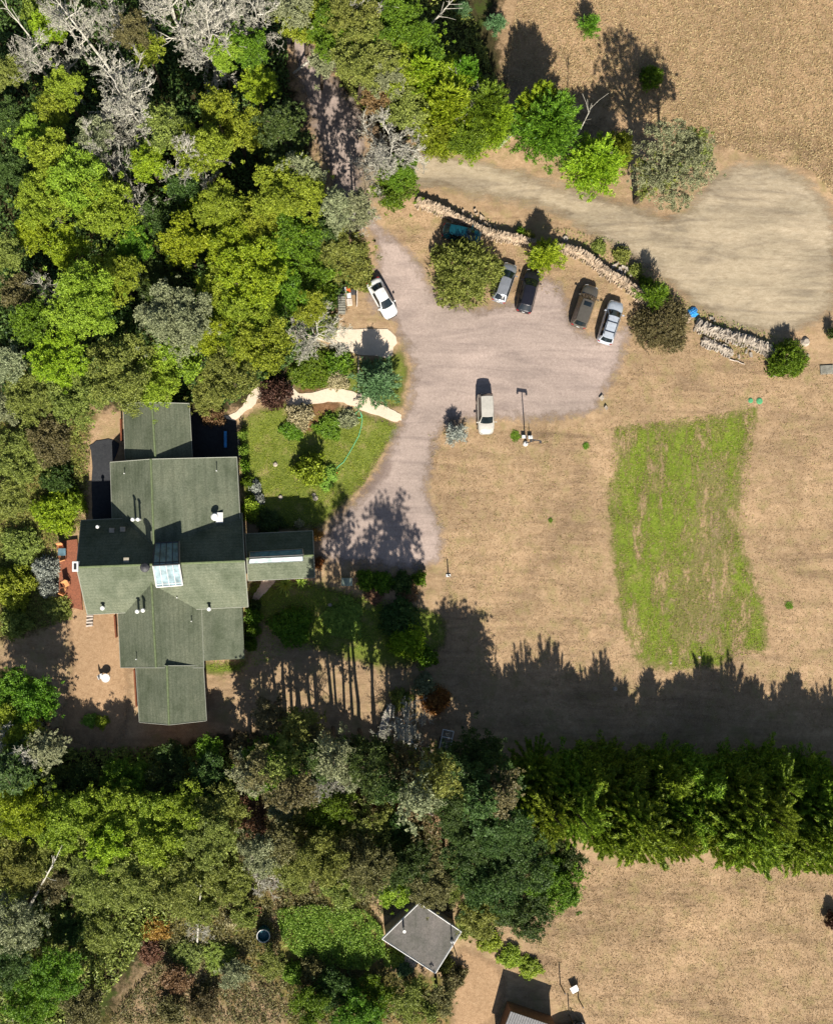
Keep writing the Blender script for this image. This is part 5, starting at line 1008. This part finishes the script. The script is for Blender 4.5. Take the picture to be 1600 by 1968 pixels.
# ------------------------------------------------------------------ uncountable ground growth
def inpoly(poly, X, Y):
    return sdist(poly, X, Y)
def scatter(name, polypx, n, ls, hh, mat, label=None, asp=.25, avoid=(), cl=0.6, tilt=0.9):
    pw = np.array([P(x, y)[:2] for x, y in polypx]); x0, y0 = pw.min(0); x1, y1 = pw.max(0); k = int(n*1.8)
    X = rg.uniform(x0, x1, k); Y = rg.uniform(y0, y1, k); ok = sdist(pw, X, Y) > 0
    for nm in avoid: ok &= sdist(POLY[nm], X, Y) < 0.2
    # clumped density
    f = np.sin(X*1.3+2*np.sin(Y*.9))*np.sin(Y*1.1+1.7*np.sin(X*.7))+0.5*np.sin(X*4.1+Y*2.3)
    ok &= rg.uniform(-1.4, 1.4, k) < f+cl
    X, Y = X[ok][:n], Y[ok][:n]; m = len(X); z = rg.uniform(0.02, 1, m)**1.3*hh+.03
    d = rg.normal(0, 1, (m, 3)); d[:, 2] = np.abs(d[:, 2])*tilt
    V, F = quads(np.stack([X, Y, z], 1), d, ls*rg.uniform(.6, 1.5, m), ls*asp*rg.uniform(.7, 1.3, m), rg, .3)
    me = mesh_np(name, V, F, mat, np.repeat(rg.uniform(0, 1, m), 4)); return tag(link(name, me), label, kind='stuff')
FIELD = [(820, 830), (1160, 815), (1215, 640), (1330, 650), (1500, 700), (1620, 700), (1620, 1400), (830, 1400), (850, 1100)]
scatter('dry_grass', FIELD, 45000, .18, .035, M['straw'], asp=.22, avoid=('driveway',))
scatter('dry_grass', [(1120, 1660), (1620, 1660), (1620, 1990), (1100, 1990), (1010, 1800)], 26000, .20, .05, M['straw'], asp=.22)
scatter('dry_grass', [(1000, -20), (1620, -20), (1620, 400), (1560, 330), (1440, 300), (1200, 220), (960, 150)], 42000, .30, .12, M['straw'], asp=.16)
scatter('dry_grass', [(720, 400), (850, 400), (1040, 480), (1240, 590), (1200, 620), (1100, 560), (1000, 570), (830, 520)], 9000, .18, .05, M['straw'], asp=.22, avoid=('driveway',))
scatter('dry_grass', [(1040, 430), (1180, 460), (1330, 590), (1500, 650), (1480, 670), (1330, 620), (1240, 570), (1160, 500)], 7000, .28, .15, M['olive'], asp=.2)
scatter('weeds', FIELD, 7000, .16, .06, M['olive'], asp=.35, avoid=('driveway',), cl=-.75)
scatter('weeds', [(800, 372), (900, 408), (1035, 450), (1100, 470), (1215, 535), (1250, 575), (1330, 620), (1250, 592), (1200, 560), (1100, 495), (1000, 470), (880, 436), (800, 400)], 5000, .2, .25, M['olive'], asp=.3, cl=-.1)
scatter('weeds', [(1330, 615), (1500, 668), (1500, 695), (1400, 690), (1330, 640)], 2500, .2, .2, M['olive'], asp=.3, cl=-.2)
scatter('green_grass', [(1180, 820), (1450, 785), (1430, 1050), (1470, 1250), (1300, 1290), (1200, 1230), (1165, 950)], 22000, .17, .06, M['yellow'], asp=.25, cl=.2)
scatter('green_grass', [(460, 800), (560, 780), (765, 815), (700, 930), (605, 1015), (480, 1005)], 16000, .17, .07, M['yellow'], asp=.25, cl=.4)
scatter('green_grass', [(475, 1120), (600, 1115), (850, 1180), (840, 1250), (560, 1250), (470, 1290), (400, 1290)], 15000, .18, .08, M['yellow'], asp=.25, cl=.3)
scatter('rough_grass', [(-20, 780), (175, 820), (170, 1000), (110, 1060), (110, 1200), (-20, 1230)], 22000, .26, .25, M['olive'], asp=.3, cl=.6)
scatter('bright_groundcover', [(530, 1745), (600, 1735), (700, 1745), (735, 1780), (740, 1830), (700, 1860), (600, 1850), (545, 1815)], 26000, .2, .75, M['lime'], asp=.45, cl=.35, tilt=.9)
scatter('scrub', [(300, 1750), (520, 1700), (740, 1700), (760, 1760), (540, 1750), (540, 1850), (760, 1860), (850, 1968), (200, 1968), (300, 1850)], 42000, .28, .5, M['brownish'], asp=.35, cl=.1, tilt=.6)
scatter('scrub', [(450, 1480), (860, 1440), (1000, 1500), (1080, 1690), (900, 1760), (700, 1720), (460, 1700)], 42000, .32, .6, M['brownish'], asp=.35, cl=.2, tilt=.6)
scatter('undergrowth', [(-30, -30), (540, -30), (560, 200), (620, 400), (690, 540), (560, 700), (440, 780), (180, 770), (-30, 800)], 90000, .38, 1.6, M['dark'], asp=.5, cl=.2, tilt=.5)
scatter('undergrowth', [(-30, 1440), (460, 1430), (460, 1700), (300, 1780), (150, 1990), (-30, 1990)], 50000, .36, 1.4, M['olive'], asp=.5, cl=.2, tilt=.5)
scatter('undergrowth', [(560, -30), (880, -30), (960, 180), (960, 290), (800, 280), (700, 220), (600, 80)], 26000, .34, 1.0, M['olive'], asp=.4, cl=.2, tilt=.6)
d_ = [k for k, v in USED.items() if v > 1]
if d_: print('DUPLICATE LABELS', d_[:20])
for k in sorted(set(k for k in USED if len(k.split()) > 16)): print('LONG', k)
